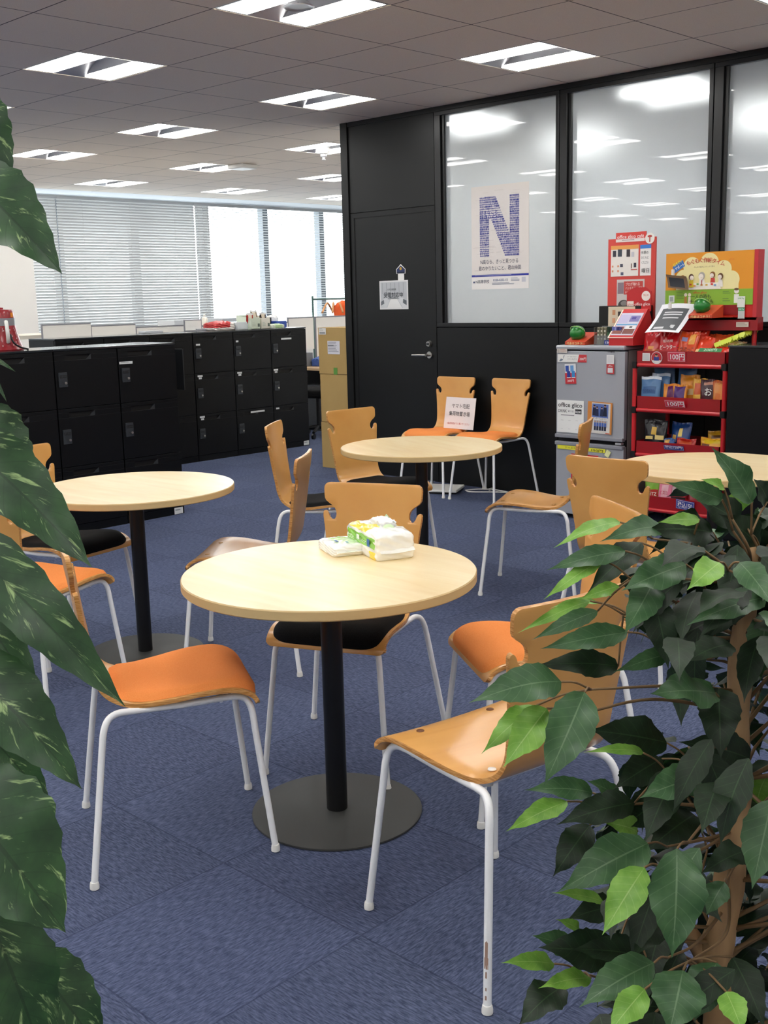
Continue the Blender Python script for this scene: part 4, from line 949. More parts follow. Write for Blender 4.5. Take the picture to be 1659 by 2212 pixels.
# round staff badge and white tag on the top tray
t = thing('round_badge', 'round red and white badge on the front of the top tray', 'badge', (-3.396, RY0-.008, 1.038))
c = Card((0,0,0), XR, ZU, .001); c.circ(0, 0, .037, '#e9e2df', 1); c.circ(0, 0, .034, '#b8333a', 2); c.poly([(-.034*math.cos(a), -.034*math.sin(a)) for a in [PI*.13 + i*PI*.74/10 for i in range(11)]], '#e9e4e6', 3); c.rect(-.017, -.016, .017, .006, '#2d3c86', 4); c.circ(0, .013, .009, '#c79b7d', 4); c.circ(0, .019, .009, '#2a1f1c', 5, .005); c.finish('print', t)
t = thing('white_tag', 'small square white card at the left end of the top tray', 'card', (-3.492, RY0-.007, 1.018))
c = Card((0,0,0), XR, ZU, .001); c.board(0, 0, .050, .047, '#e4e3e2', .001); c.rect(.005, .005, .045, .042, '#cfcfd1', 1); c.finish('print', t)
# white clip tag on the outside of the right post
q = MB(); q.box((0, 0, 0), (.004, .03, .036), M_paper); tag(q.build('side_tag', None, loc=(RX1+.02, RY0+.03, .865)), 'white tag sticking out behind the right rack post', 'tag')

def pouch(q, w_, h_, d, c1, regs=(), n=10, seed=0, crimp='#d9d9d9'):
    """Pillow bag standing on its lower seam; regs are (u0,v0,u1,v1,colour) patches on the front."""
    rr = random.Random(seed); ph = rr.uniform(0, 6); m1 = flat(c1, .24)
    for side in (-1, 1):
        vs = []; 
        for i in range(n+1):
            for j in range(n+1):
                u, v = i/n, j/n; b = (math.sin(PI*u)**.6) * (math.sin(PI*min(1, max(0, (v-.04)/.88)))**.6 if .04 < v < .92 else 0)
                y = side*d/2*b + .0025*math.sin(9*u+ph)*math.sin(11*v+ph) + (.002*math.sin(30*u+ph) if v > .9 else 0)
                x = (u-.5)*w_*(1 - .05*math.sin(PI*v)); z = v*h_ + .003*math.sin(7*u+ph)*v
                vs.append((x, y + .0005*side, z))
        for i in range(n):
            for j in range(n):
                u, v = (i+.5)/n, (j+.5)/n; mm = m1
                if side < 0:
                    for (a, b_, c_, d_, cc) in regs:
                        if a <= u <= c_ and b_ <= v <= d_: mm = flat(cc, .26)
                if v > .93: mm = flat(crimp, .25)
                o = [i*(n+1)+j, (i+1)*(n+1)+j, (i+1)*(n+1)+j+1, i*(n+1)+j+1]
                if side > 0: o.reverse()
                q.add([vs[k] for k in o], [(0,1,2,3)], mm)
def bag(x, y, z, w_, h_, d, c1, regs, lab, grp=None, lean=.25, yaw=0, roll=0, txt=None, crimp=None, seed=0):
    t = thing('snack_bag', lab, 'snack bag', (x, y, z), yaw, grp); t.rotation_euler = (-lean, roll, yaw)
    w_ *= 1.04; h_ *= 1.14
    q = MB(); pouch(q, w_, h_, d, c1, regs, 22, seed or hash((round(x, 3), round(z, 3))) % 97, crimp or c1); q.build('pouch', t, smooth=True)
    if txt:
        c = Card((-w_/2, -d/2-.002, 0), XR, ZU, .0008)
        for (s_, u, v, sz, cc, wd) in txt: c.text(s_, u*w_, v*h_, sz*h_, cc, 1, .02, wd*w_)
        c.finish('print', t)
    return t
zt = LV[3]+.012
Y0 = RY0+.035
bag(-3.46, Y0, zt, .13, .17, .045, '#b3161c', [(.15,.05,.85,.4,'#b8592c'),(.3,.4,.6,.5,'#d88f3c')], 'dark red snack bag with a crossed stick picture, left end of the top tray', None, .32, .05, 0, None, '#c92026')
bag(-3.345, Y0-.005, zt, .125, .165, .045, '#c3141c', [(.2,.35,.85,.5,'#c3141c'),(.5,.05,.7,.25,'#d98d3a')], 'bright red snack bag with white brush writing in the top tray', None, .25, .04, -.04, [('ビーツター', .12, .42, .17, '#f3eae4', .76), ('塩胡椒', .24, .64, .1, '#e8c0b8', .5)])
bag(-3.235, Y0-.005, zt, .125, .165, .045, '#cf4a1e', [(.05,.0,.9,.3,'#c98a3c'),(.2,.7,.5,.82,'#8f8fb8'),(.6,.6,.85,.95,'#e0a04a')], 'orange cracker bag with black bubble writing in the top tray', None, .25, -.03, .03, [('こつぶっこ', .05, .36, .17, '#2a2018', .85)])
bag(-3.145, Y0-.01, zt, .10, .15, .04, '#cf3d22', [(.0,.0,.4,.5,'#e0c48a')], 'red orange snack bag beside the green price tab in the top tray', None, .45, .1, .12)
for k in range(4): bag(-3.06+.012*k, Y0+.02+.03*k, zt+.01, .085, .14, .014, ('#efc7a0', '#f0d58a', '#efe0b8', '#e9b98a')[k], [(.0,.6,1,.92,'#f1e48e')], ('front', 'second', 'third', 'rearmost')[k] + ' slim cream snack pack of the overlapping row in the top tray', 'slim cream packs in the top tray', .75, .1, .22)
for k in range(3): bag(-3.44+.1*k, Y0+.10, zt+.02, .12, .165, .04, ('#c21f22', '#b81b1f', '#c8301f')[k], [], ('left', 'middle', 'right')[k] + ' plain red snack bag in the back row of the top tray', 'red bags in the back row of the top tray', .5, .03*k, 0)
for k in range(2): bag(-3.2+.1*k, Y0+.11, zt+.015, .12, .155, .04, ('#cf4a24', '#d2552a')[k], [], ('left', 'right')[k] + ' orange snack bag in the back row of the top tray', 'orange bags in the back row of the top tray', .6, .05, 0)
bag(-3.015, Y0-.01, zt+.004, .09, .10, .035, '#cc2e1e', [(.2,.1,.8,.3,'#f0e4d8')], 'small red bag with white writing at the right front of the top tray', None, .6, .2, .1)
t = thing('green_tab', 'green 200 yen tab lying along the top tray rim', 'price card', (-3.135, RY0-.004, zt+.072)); c = Card((0,0,0), XR, (0,.75,.66), .001); c.board(0, 0, .14, .03, '#2f7d46', .001); c.text('200円', .03, .006, .024, '#bfe0c4', 1, .02, .08); c.finish('print', t)
for k in range(5):
    q = MB(); n = 7; P = [(.0, .02)] + [p for i in range(n) for p in ((.010+.014*i, 0), (.017+.014*i, .008))] + [(.108, .02), (.105, .036), (0, .036)]
    q.prism(P, 0, .012, flat('#c9d63f', .3), 'y'); o = q.build('yellow_green_bag', None, loc=(-3.07+.017*k, 5.965+.045*k, 1.094+.013*k)); o.rotation_euler = (-.6, -.35, .15)
    tag(o, ('lowest', 'second lowest', 'middle', 'second highest', 'highest')[k] + ' yellow-green snack pack with saw-tooth edge fanned over the tray end', 'snack pack', 'saw-tooth yellow-green packs')
# second tier
z2 = LV[2]+.012
bag(-3.455, Y0-.01, z2, .125, .165, .045, '#5c86b4', [(.15,.45,.8,.7,'#3f6594'),(.3,.02,.7,.14,'#d68f4a')], 'blue chips bag at the front left of the second tier', None, .1, .05, 0, [('POTATO', .18, .5, .12, '#1f4374', .6)], '#dfe6ee')
bag(-3.425, Y0+.035, z2, .12, .18, .04, '#4f7aa8', [], 'blue chips bag just behind the front left one, second tier', None, .15, -.02, 0, None, '#c9d6e4')
bag(-3.41, Y0+.10, z2+.01, .13, .235, .04, '#466b92', [(.2,.3,.7,.5,'#3a5c82')], 'tall blue chips bag at the back left, second tier', None, .1, .1, -.1, None, '#6f8494')
bag(-3.30, Y0+.10, z2+.01, .12, .22, .04, '#3d6490', [], 'tall blue chips bag at the back right of the blue ones, second tier', None, .05, -.1, .12, None, '#6f8494')
bag(-3.325, Y0-.005, z2, .095, .13, .04, '#d8841f', [(.3,.45,.95,.95,'#5f2352'),(.1,.05,.8,.4,'#e0b45a')], 'small orange bag with purple corner, second tier front', None, .12, .05, 0)
bag(-3.262, Y0-.012, z2, .095, .13, .04, '#dc8a22', [(.15,.45,.85,.95,'#4c2a6c'),(.1,.05,.7,.4,'#e6c06a')], 'small orange bag with purple patch beside its twin, second tier', None, .12, -.03, 0)
bag(-3.235, Y0+.05, z2, .12, .175, .045, '#e0922a', [(.3,.4,.8,.6,'#f0d9a0')], 'larger orange bag standing behind the two small orange ones', None, .1, 0, 0)
bag(-3.145, Y0+.01, z2, .085, .16, .04, '#e6b04a', [(.15,.5,.8,.85,'#c9592a'),(.3,.05,.9,.35,'#e9d26a')], 'yellow snack bag with orange picture, second tier', None, .08, .05, 0)
bag(-3.085, Y0-.005, z2, .10, .16, .04, '#40131f', [(.25,.8,.95,.95,'#c98f7a'),(.4,.02,.95,.2,'#5c1f2c')], 'dark maroon sweet potato snack bag with white writing, second tier', None, .08, 0, 0, [('お', .35, .5, .28, '#f3ece6', .42), ('さつ', .32, .18, .25, '#f3ece6', .6)])
bag(-3.012, Y0-.01, z2, .085, .155, .04, '#c8642c', [(.15,.1,.85,.9,'#e09048'),(.3,.3,.7,.6,'#d8783a')], 'orange fries snack bag at the right end, second tier', None, .05, -.05, 0)
# third tier
z3 = LV[1]+.012
bag(-3.42, Y0-.005, z3, .145, .175, .05, '#14151a', [(.35,.55,.6,.75,'#cda53c'),(.1,.4,.45,.52,'#d8c078'),(.55,.4,.9,.55,'#d8c078')], 'black crisps bag with golden crisps, third tier', None, .12, .08, 0, [('コク', .5, .12, .14, '#e9e9ee', .35)])
bag(-3.285, Y0+.04, z3, .13, .165, .045, '#20427e', [(.15,.35,.35,.6,'#d8a85a'),(.45,.55,.65,.8,'#e0c46a')], 'blue crisps bag leaning behind the red one, third tier', None, .2, -.05, 0)
bag(-3.325, Y0-.015, z3, .07, .085, .03, '#3a5f9c', [(.1,.6,.6,.95,'#d9a860')], 'small pale blue snack bag in front of the black crisps, third tier', None, .2, 0, 0, [('クラッツ', .05, .25, .3, '#f0f0f4', .8)])
bag(-3.22, Y0-.01, z3, .12, .09, .04, '#b8261c', [(.1,.1,.6,.4,'#e6c8b8'),(.2,.5,.8,.8,'#c9502a')], 'red chocolate bag lying in front on the third tier', None, .3, .05, 0, [('friend', .1, .2, .28, '#f4ece6', .5)])
bag(-3.06, Y0-.005, z3, .14, .10, .045, '#e0a21f', [(.1,.4,.5,.7,'#6a3820'),(.5,.1,.9,.4,'#7a4424'),(.2,.75,.9,.9,'#e8c42a')], 'yellow chocolate bag with brown sweets, third tier right', None, .2, -.05, 0, [('Tripod', .12, .12, .2, '#f4eee0', .5)])
bag(-3.05, Y0+.07, z3, .14, .13, .045, '#b98a1f', [(.2,.5,.7,.8,'#5c3a1c')], 'yellow chocolate bag behind its twin, third tier right', None, .2, .08, 0)
# lowest tier
z4 = LV[0]+.012
bag(-3.43, Y0-.005, z4, .095, .16, .04, '#7fae3a', [(.1,.35,.95,.6,'#c03a34'),(.1,.05,.95,.3,'#3f8a3c')], 'green pretzel stick bag with red name panel, lowest tier', None, .05, .05, 0, [('PRETZ', .12, .4, .15, '#f2ead8', .76), ('サラダ', .3, .12, .14, '#e9f0d8', .55)])
bag(-3.345, Y0-.005, z4, .095, .15, .04, '#df7f9a', [(.3,.4,.75,.8,'#e9b3bd'),(.3,.02,.6,.2,'#f0d8c0')], 'pink biscuit bag with a white circle, lowest tier', None, .08, -.03, 0, [('ビスコ', .25, .5, .16, '#c42f3c', .5)])
bag(-3.255, Y0-.005, z4, .105, .15, .04, '#9c2030', [(.05,.1,.95,.45,'#2a2426'),(.1,.5,.9,.8,'#b9a0a4')], 'wine red biscuit bag with black and white writing, lowest tier', None, .1, .03, 0, [('タブレット', .06, .16, .16, '#f2f0ee', .86)])
bag(-3.15, Y0, z4, .10, .12, .04, '#8c1f2c', [], 'dark red bag partly hidden by the leaves, lowest tier', None, .2, 0, 0)
bag(-3.12, Y0+.08, z4, .10, .19, .04, '#d9932a', [], 'orange bag at the back right of the lowest tier', None, .05, 0, 0)

# big header sign box above the rack
SX0, SY = -3.468, 6.10
t = thing('sign_box', 'orange and green snack sign box with red frame above the rack', 'sign', (SX0, SY, 1.19))
q = MB(); q.box((.0, .008, .0), (.585, .075, .075), M_redtray); q.box((.0, .008, .06), (.575, .07, .45), M_redb); q.box((.555, .0, .075), (.578, .075, .452), mat('rose red card', '#c6323a', .5)); q.build('frame', t)
q = MB(); q.box((.085, .0, .09), (.47, .012, .145), flat('#8e1018')); q.build('slot_recess', t)
c = Card((0, .002, 0), XR, ZU, .0012)
W_, z0_, zg, z1_ = .553, .146, .236, .45
c.board(0, z0_, W_, z1_, '#e7992a', .006); c.rect(0, z0_, W_, zg, '#8cb83a', 1)
cl = []
for (x, y, r_) in ((.12,.30,.055),(.17,.37,.055),(.28,.385,.06),(.37,.35,.05),(.42,.29,.05)): c.circ(x, y, r_, '#f2e6a8', 1, None, 28)
c.rect(.07, zg, .465, .31, '#f2e6a8', 1); c.rect(.15, .3, .4, .38, '#f2e6a8', 1)
for k, ch_ in enumerate('もぐもぐ作戦タイム'): c.text(ch_, .138 + .0262*k, .375 + .022*math.sin(PI*(k+.6)/9.2) - .004, .031, '#c24038', 3, .015, None, 'LEFT', .35 - .08*k)
c.text('みんなの悩みにスナックで答え', .185, .363, .011, '#8a6a50', 3, 0, .13)
bl = [(.045,.372),(.11,.412),(.125,.375),(.06,.335)]; c.poly(bl[::-1], '#3f74bf', 2); c.text('働きがい', .056, .372, .022, '#e4ee5a', 3, .02, .062, 'LEFT', .5); c.text('サポート', .068, .35, .022, '#f0f4f8', 3, .02, .062, 'LEFT', .5)
# five simple people round a table
c.poly([(.135,.238),(.36,.238),(.34,.275),(.155,.275)], '#f5f1e6', 3)
for (x, y, hc, bc_, s_) in ((.115,.295,'#b07a3c','#5aa7a8',1),(.17,.30,'#5c3b26','#e6c93a',1),(.237,.305,'#b9b3aa','#f5f1ea',1.25),(.305,.31,'#8c5a2c','#c9423c',1),(.355,.30,'#6a4a2a','#eeeae2',1)):
    c.poly([(x-.016*s_,y-.05),(x+.016*s_,y-.05),(x+.012*s_,y-.008),(x-.012*s_,y-.008)], bc_, 2 if y > .3 else 4)
    c.circ(x, y+.01, .0165*s_, hc, 5, .018*s_); c.circ(x+(.004 if x < .2 else -.004), y+.005, .0125*s_, '#f3e8dc', 6, .0135*s_); c.rect(x-.006, y-.002, x+.006, y-.001, '#8a5a4a', 7)
c.rect(.235, .262, .24, .29, '#b03a34', 6)
for (x, y, cc) in ((.16,.262,'#c9423c'),(.185,.255,'#e79a5a'),(.205,.264,'#7fb04a'),(.23,.258,'#c98f3c'),(.262,.258,'#d9b04a'),(.295,.262,'#c92f2a'),(.315,.256,'#6f9ac8')): c.rect(x, y, x+.014, y+.009, cc, 5)
c.text('office glico', .17+.01, zg-.022, .018, '#c05a28', 2, .03, .09); c.text('一人の時も', .17, zg-.05, .028, '#33402a', 2, .012, .125); c.text('チームの時も', .16, zg-.078, .028, '#33402a', 2, .012, .15)
c.rect(.025, zg-.072, .062, zg-.03, '#e6ebe2', 2); c.rect(.032, zg-.065, .055, zg-.038, '#aab4ae', 3); c.lines(.075, zg-.055, .13, zg-.012, 5, '#6f9440', 2); c.lines(.37, zg-.03, .42, zg-.012, 2, '#6f9440', 2); c.lines(.37, zg-.075, .42, zg-.052, 2, '#6f9440', 2)
for (x, cc) in ((.135, '#b5823c'), (.16, '#ede3cf')): c.circ(x, zg-.028, .01, '#efe2cc', 2); c.poly([(x-.01,zg-.08),(x+.01,zg-.08),(x+.007,zg-.04),(x-.007,zg-.04)], cc, 2)
c.circ(.455, zg-.012, .015, '#f0ece2', 3); c.circ(.455, zg-.002, .015, '#6f5a3c', 4, .007); c.rect(.44, zg-.08, .47, zg-.03, '#eef0e8', 2)
c.text('glico', .385+.02, .4, .014, '#d8782a', 2, 0, .03)
c.rect(.463, .132, .51, .194, '#e9ece4', 5); c.text('LINE Pay', .467, .178, .012, '#3f9a5c', 6, .02, .038); c.rect(.47, .068, .51, .13, '#cfcfcf', 5); c.rect(.47, .112, .51, .13, '#46a878', 6); c.text('LINE Pay', .473, .117, .011, '#eef6f0', 7, .02, .034)
c.rect(.46, .02, .535, .048, '#d9cdc0', 3); c.lines(.465, .024, .53, .044, 2, '#a89a90', 4)
c.finish('print', t)
# clip holding a hanging grey flyer, dark card on the left edge
def sheet(name, lab, cat, o, r, u, w_, h_, cols, curl, fn=None, clip=None):
    t = thing(name, lab, cat, o); R_ = Vector(r).normalized(); U_ = Vector(u).normalized(); Nn = R_.cross(U_); q = MB(); n = 26
    def P(x, y): return R_*x + U_*y + Nn*(curl*(math.sin(PI*x/w_)*.4 + ((h_-y)/h_)**2))
    for i in range(n):
        for j in range(n):
            x0, x1, y0, y1 = w_*i/n, w_*(i+1)/n, h_*j/n, h_*(j+1)/n; cc = cols(((i+.5)/n), ((j+.5)/n))
            q.add([P(x0,y0), P(x1,y0), P(x1,y1), P(x0,y1)], [(0,1,2,3)], flat(cc))
    q.build('sheet', t, smooth=True)
    if clip: qq = MB(); qq.box((clip[0]-.006, -.012, clip[1]-.01), (clip[0]+.006, .008, clip[1]+.025), M_cap); qq.build('clip', t, bevel=.002)
    return t
sheet('grey_flyer', 'white flyer with dark grey print hanging curled from the sign clip', 'flyer', (-3.475, 5.925, 1.165), (1, .05, .0), (.22, .40, .9), .215, .20, lambda a, b: ('#c9cacd' if (.22 < a < .78 and (.70 < b < .74 or .62 < b < .65)) or (.25 < a < .75 and .5 < b < .52) or (.2 < a < .5 and .12 < b < .2) or ((a-.72)**2+(b-.22)**2 < .004) else '#54575b') if .1 < a < .88 and .08 < b < .84 else '#e6e7ec', .05, clip=(.14, .165))
sheet('dark_card', 'dark bent card clipped to the left edge of the sign', 'card', (-3.425, 6.075, 1.445), (1, 0, -.12), (-.32, -.1, 1), .135, .08, lambda a, b: '#1a1c26' if .12 < a < .85 and .1 < b < .8 else '#6a5038', .02, clip=(.02, .078))
frog(-3.155, 5.945, 1.265, 'orange coin box with round green dome under the snack sign', 1.4)

# black cabinet at the right edge
t = thing('black_cabinet', 'plain black cabinet standing right of the snack rack, cut by the picture edge', 'cabinet', (-2.862, 5.72, 0))
q = MB(); q.box((0, .018, 0), (.9, .42, 1.112), M_lock); q.build('body', t); q = MB(); q.box((-.002, 0, 1.113), (.902, .42, 1.125), M_locktop); q.build('top_panel', t, bevel=.001)
for k in range(2): q = MB(); q.box((.003+.449*k, 0, .05), (.449+.449*k, .017, 1.11), M_lock); q.build('door', t, bevel=.001)

# ================================================================ ON AND BEHIND THE LOCKERS
ZL = 1.1655
M_mega = mat('red plastic', '#8f1420', .35, coat=.3)
t = thing('megaphone', 'dark red megaphone standing bell-down on the near locker row', 'megaphone', (-6.45, 3.375, ZL))
q = MB(); q.lathe([(.125, 0), (.127, .006), (.118, .02), (.104, .06), (.092, .105), (.083, .15)], M_mega, 40); q.build('horn', t, smooth=True, autos=40)
q = MB(); q.lathe([(.083, .15), (.083, .195)], mat('silver grey band', '#8f8f94', .4), 40); q.build('grey_band', t, smooth=True, autos=40)
q = MB(); q.lathe([(.080, .195), (.076, .235), (.07, .245), (.0001, .25)], M_mega, 40); q.lathe([(.02, .245), (.02, .258), (0, .26)], M_mega, 20); q.build('rear_housing', t, smooth=True, autos=40)
q = MB(); a0 = math.radians(-52)
q = MB(); q.tube(bez([(.11, -.02, .05), (.13, -.03, .09), (.125, -.03, .15), (.10, -.02, .175)], 6), .012, M_cap, 10); q.build('grip', t, smooth=True)
q = MB(); q.tube(bez([(.12, -.01, .1), (.135, .0, .05), (.14, .04, .02), (.142, .09, .004)], 6), .006, M_post, 8); q.build('strap', t, smooth=True)
q = MB(); q.add([(.0795*math.cos(a), .0795*math.sin(a), z) for z in (.2, .228) for a in (.35, .5, .65)], [(0,1,4,3),(1,2,5,4)], flat('#e58a1f')); q.build('orange_sticker', t)
rr = random.Random(2); q = MB()
for i in range(34):
    a = rr.uniform(-1.2, 1.0); z = rr.uniform(.01, .13); r_ = .125 - z*.27; q.add([((r_+.0015)*math.cos(a+da), (r_+.0015)*math.sin(a+da), z+dz) for (da, dz) in ((-.03,0),(.03,0),(.03,.008),(-.03,.008))], [(0,1,2,3)], flat('#d9b9b6'))
q.build('white_print', t)

def boxthing(name, lab, cat, c_, sz, m, yaw=0, bev=.002, grp=None):
    t = thing(name, lab, cat, c_, yaw, grp); q = MB(); q.box((-sz[0]/2, -sz[1]/2, 0), (sz[0]/2, sz[1]/2, sz[2]), m); q.build('body', t, bevel=bev); return t
# on the far lockers (front face towards +x)
t = thing('red_bag', 'red and white plastic-wrapped parcel on the far lockers', 'parcel', (-8.42, 6.60, ZL)); q = MB(); lumpy(q, .2, .24, .07, flat('#c83a3c', .25), 10, .016, 3, mats=lambda c, n: flat('#e9e1dc', .25) if c.z < .025 or c.y > .06 else flat('#c83a3c', .25)); q.build('wrapper', t, smooth=True)
t = boxthing('clear_box', 'translucent plastic box of tissues on the far lockers', 'plastic box', (-8.40, 6.81, ZL), (.2, .17, .07), mat('translucent white plastic', '#d4dade', .2, coat=.5)); 
def filebox(y, lab, mcol, stuff):
    t = thing('file_box', lab, 'file box', (-8.36, y, ZL)); mb = flat(mcol, .6); q = MB(); w_ = .105; d_ = .22; h_ = .1
    q.box((d_/2-.003, -w_/2, 0), (d_/2, w_/2, h_), mb); q.box((-d_/2, -w_/2, 0), (-d_/2+.003, w_/2, h_+.03), mb)
    for s in (-1, 1): q.prism([(-d_/2, 0), (d_/2, 0), (d_/2, h_), (-d_/2, h_+.03)], s*w_/2-.0015, s*w_/2+.0015, mb, 'y')
    q.box((-d_/2, -w_/2, 0), (d_/2, w_/2, .003), mb); q.build('open_box', t)
    c = Card((d_/2+.0005, -w_/2, 0), YR, ZU); c.rect(w_*.72, .02, w_*.95, .05, '#5f6a60', 1); c.lines(.01, .02, w_*.5, .06, 3, '#b9c4b4', 1); c.finish('print', t)
    for k, (dx, dy, cc, hh, ry) in enumerate(stuff):
        tt = thing('coffee_pouch', {'#b22d2a': 'red', '#3c5a2a': 'green', '#8a7a62': 'tan', '#2c2622': 'dark brown'}[cc] + ' drink pouch in the ' + ('left' if y < 6.95 else 'right') + ' open box on the lockers', 'drink pouch', (-8.36+dx, y+dy, ZL+.02)); tt.rotation_euler = (ry, 0, PI/2)
        q = MB(); pouch(q, .085, hh, .025, cc, [(.2,.55,.8,.85,'#d9cdb8')], 8, k); q.build('pouch', tt, smooth=True)
filebox(6.905, 'pale green open box of drink pouches on the far lockers', '#ccd6c4', [(.05, -.03, '#b22d2a', .13, .1), (.0, .02, '#3c5a2a', .12, -.05)])
filebox(7.03, 'cream open box of drink pouches beside the pale green one', '#ddd9cc', [(.05, .01, '#2c2622', .13, .05), (-.03, -.01, '#8a7a62', .155, -.2)])
boxthing('black_case', 'small black case at the back right of the far lockers', 'case', (-8.47, 7.19, ZL), (.1, .12, .1), M_post)
t = thing('wipes_bag', 'pale green soft wipes pack near the right end of the far lockers', 'wet wipes pack', (-8.26, 7.16, ZL)); q = MB(); lumpy(q, .1, .15, .035, flat('#b9d6a4', .3), 10, .008, 8, mats=lambda c, n: flat('#e4ecdc', .3) if abs(c.y) > .045 else flat('#b9d6a4', .3)); q.build('wrapper', t, smooth=True)
boxthing('blue_box', 'blue tissue box at the right end of the far lockers', 'box', (-8.40, 7.31, ZL), (.12, .13, .062), flat('#2f4fa8', .4))
t = thing('white_bag', 'crumpled white plastic bag behind the black case', 'bag', (-8.50, 7.33, ZL)); q = MB(); lumpy(q, .07, .1, .11, M_film, 8, .012, 21); q.build('bag', t, smooth=True)
t = thing('small_whiteboard', 'small grey-framed whiteboard leaning at the back of the far lockers', 'whiteboard', (-8.50, 6.25, ZL), 0); q = MB(); q.box((0, 0, 0), (.012, .20, .105), M_frd); q.build('board_frame', t); q = MB(); q.box((.012, .008, .008), (.0135, .192, .097), M_paper); q.build('writing_surface', t)
for k, (y, cc, hh, w_) in enumerate(((5.9, '#c9cdd2', .055, .2), (6.5, '#b9bfc6', .03, .25))):
    boxthing('paper_stack', ('grey paper stack left of the small whiteboard' if k == 0 else 'grey paper stack behind the red parcel'), 'paper stack', (-8.52, y, ZL), (.1, w_, .02), flat(cc))
# cubicle screens behind the lockers
def screen(x, y0, y1, z1, lab, z0=.0, m=None):
    t = thing('desk_screen', lab, 'desk screen', (x, y0, 0)); q = MB(); q.box((-.02, .0, z0), (.0, y1-y0, z1-.012), m or M_screen); q.build('panel', t)
    q = MB(); q.box((-.024, 0, z1-.012), (.004, y1-y0, z1), M_frd); q.box((-.022, -.006, 0), (.002, 0, z1), M_frd); q.build('frame', t); return t
screen(-9.5, 5.38, 5.893, 1.262, 'white desk screen at the far left beside the pier, behind the lockers')
screen(-9.5, 5.90, 6.40, 1.235, 'white desk screen second from the left behind the lockers')
screen(-9.5, 6.41, 7.09, 1.205, 'white desk screen behind the small whiteboard')
screen(-9.5, 7.10, 8.42, 1.19, 'long white desk screen behind the parcels on the far lockers')
screen(-9.5, 8.43, 8.81, 1.235, 'white desk screen right of the far lockers with an open gap beneath', .87)
screen(-9.5, 8.85, 10.4, 1.235, 'white desk screen behind the cardboard boxes')
def monitor(x, y, z, w_, lab):
    t = thing('monitor', lab, 'monitor', (x, y, z)); q = MB(); q.box((0, -w_/2, .0), (.03, w_/2, .28), M_post); q.build('display', t, bevel=.004); q = MB(); q.box((-.02, -.03, -.12), (-.005, .03, .1), M_post); q.box((-.1, -.1, -.13), (.06, .1, -.12), M_post); q.build('stand', t)
monitor(-8.95, 5.62, .861, .42, 'dark monitor top showing above the near lockers')
t = thing('pump_bottle', 'pale pump bottle standing behind the red parcel', 'bottle', (-9.75, 7.45, 1.166)); q = MB(); q.lathe([(.0, 0), (.03, 0), (.032, .005), (.032, .085), (.026, .1), (.01, .108), (.01, .12)], flat('#e9e4da', .3), 20); q.build('body', t, smooth=True, autos=40); q = MB(); q.lathe([(.012, .12), (.012, .13), (.005, .132), (.005, .145), (0, .145)], M_cap, 14); q.box((0, -.004, .14), (.03, .004, .147), M_cap); q.build('pump', t)
boxthing('storage_bin', 'long grey storage bin on the desk under the bright blinds', 'storage bin', (-9.75, 7.82, 1.166), (.3, .5, .085), flat('#b4bac4', .5))
boxthing('storage_bin', 'shorter grey storage bin left of the pump bottle', 'storage bin', (-9.75, 7.12, 1.166), (.3, .35, .085), flat('#c4c9d0', .5))
for i, (y0, y1) in enumerate(((4.6, 8.4),)):
    t = thing('office_desk', 'long pale office desk behind the white screens', 'desk', (-10.3, y0, 0)); q = MB(); q.box((0, 0, 1.13), (.75, y1-y0, 1.165), flat('#d8d2c6')); q.build('desktop', t); q = MB(); q.box((.0, .0, 0), (.03, .7, 1.13), M_frd); q.box((0, y1-y0-.7, 0), (.03, y1-y0, 1.13), M_frd); q.build('side_panel', t)
t = thing('office_desk', 'low office desk under the dark monitor behind the lockers', 'desk', (-9.4, 5.2, 0)); q = MB(); q.box((0, 0, .70), (.62, 1.4, .73), flat('#d8d2c6')); q.build('desktop', t); q = MB(); q.box((0, 0, 0), (.6, .03, .70), M_frd); q.box((0, 1.37, 0), (.6, 1.4, .70), M_frd); q.build('side_panel', t)
t = thing('office_desk', 'dark-edged wooden desk right of the far lockers', 'desk', (-9.48, 8.3, 0)); q = MB(); q.box((.0, 0, .665), (.62, 1.0, .69), flat('#b89a78')); q.build('desktop', t); q = MB(); q.box((.0, 0, 0), (.02, 1.0, .665), M_lock); q.box((.0, .98, 0), (.6, 1.0, .665), M_lock); q.build('leg_panel', t)
t = thing('desk_clutter', 'blue and white crumpled cloth on the desk beside the far lockers', 'cloth', (-9.2, 8.63, .69)); q = MB(); lumpy(q, .12, .2, .09, flat('#4a5a9c'), 8, .02, 31, mats=lambda c, n: flat('#e0e2e8') if c.y > .0 else flat('#3f5a9c')); q.build('cloth', t, smooth=True)
boxthing('grey_case', 'grey file tray on the desk beside the far lockers', 'tray', (-9.35, 8.45, .692), (.15, .25, .15), flat('#77797c'))
# dark office chair with coat behind the far lockers
t = thing('office_chair', 'dark office swivel chair with a coat between lockers and boxes', 'office chair', (-8.62, 8.02, 0), .3)
q = MB(); lumpy(q, .46, .46, .09, M_black, 8, .01, 5); q.build('seat', t, smooth=True, loc=(0, 0, .42)); q = MB(); lumpy(q, .1, .44, .46, M_black, 8, .02, 6); q.build('backrest', t, smooth=True, loc=(.2, 0, .5))
q = MB(); q.tube([(0,0,.09), (0,0,.42)], .025, M_post, 12); q.build('gas_lift', t)
for k in range(5):
    a = 2*PI*k/5; q = MB(); q.tube([(0,0,.1), (.28*math.cos(a), .28*math.sin(a), .07)], [.024, .014], M_post, 8); lg = q.build('leg', t); q = MB(); q.tube([(.28*math.cos(a)-.012, .28*math.sin(a), .03), (.28*math.cos(a)+.012, .28*math.sin(a), .03)], .03, M_post, 14); q.build('caster', lg)
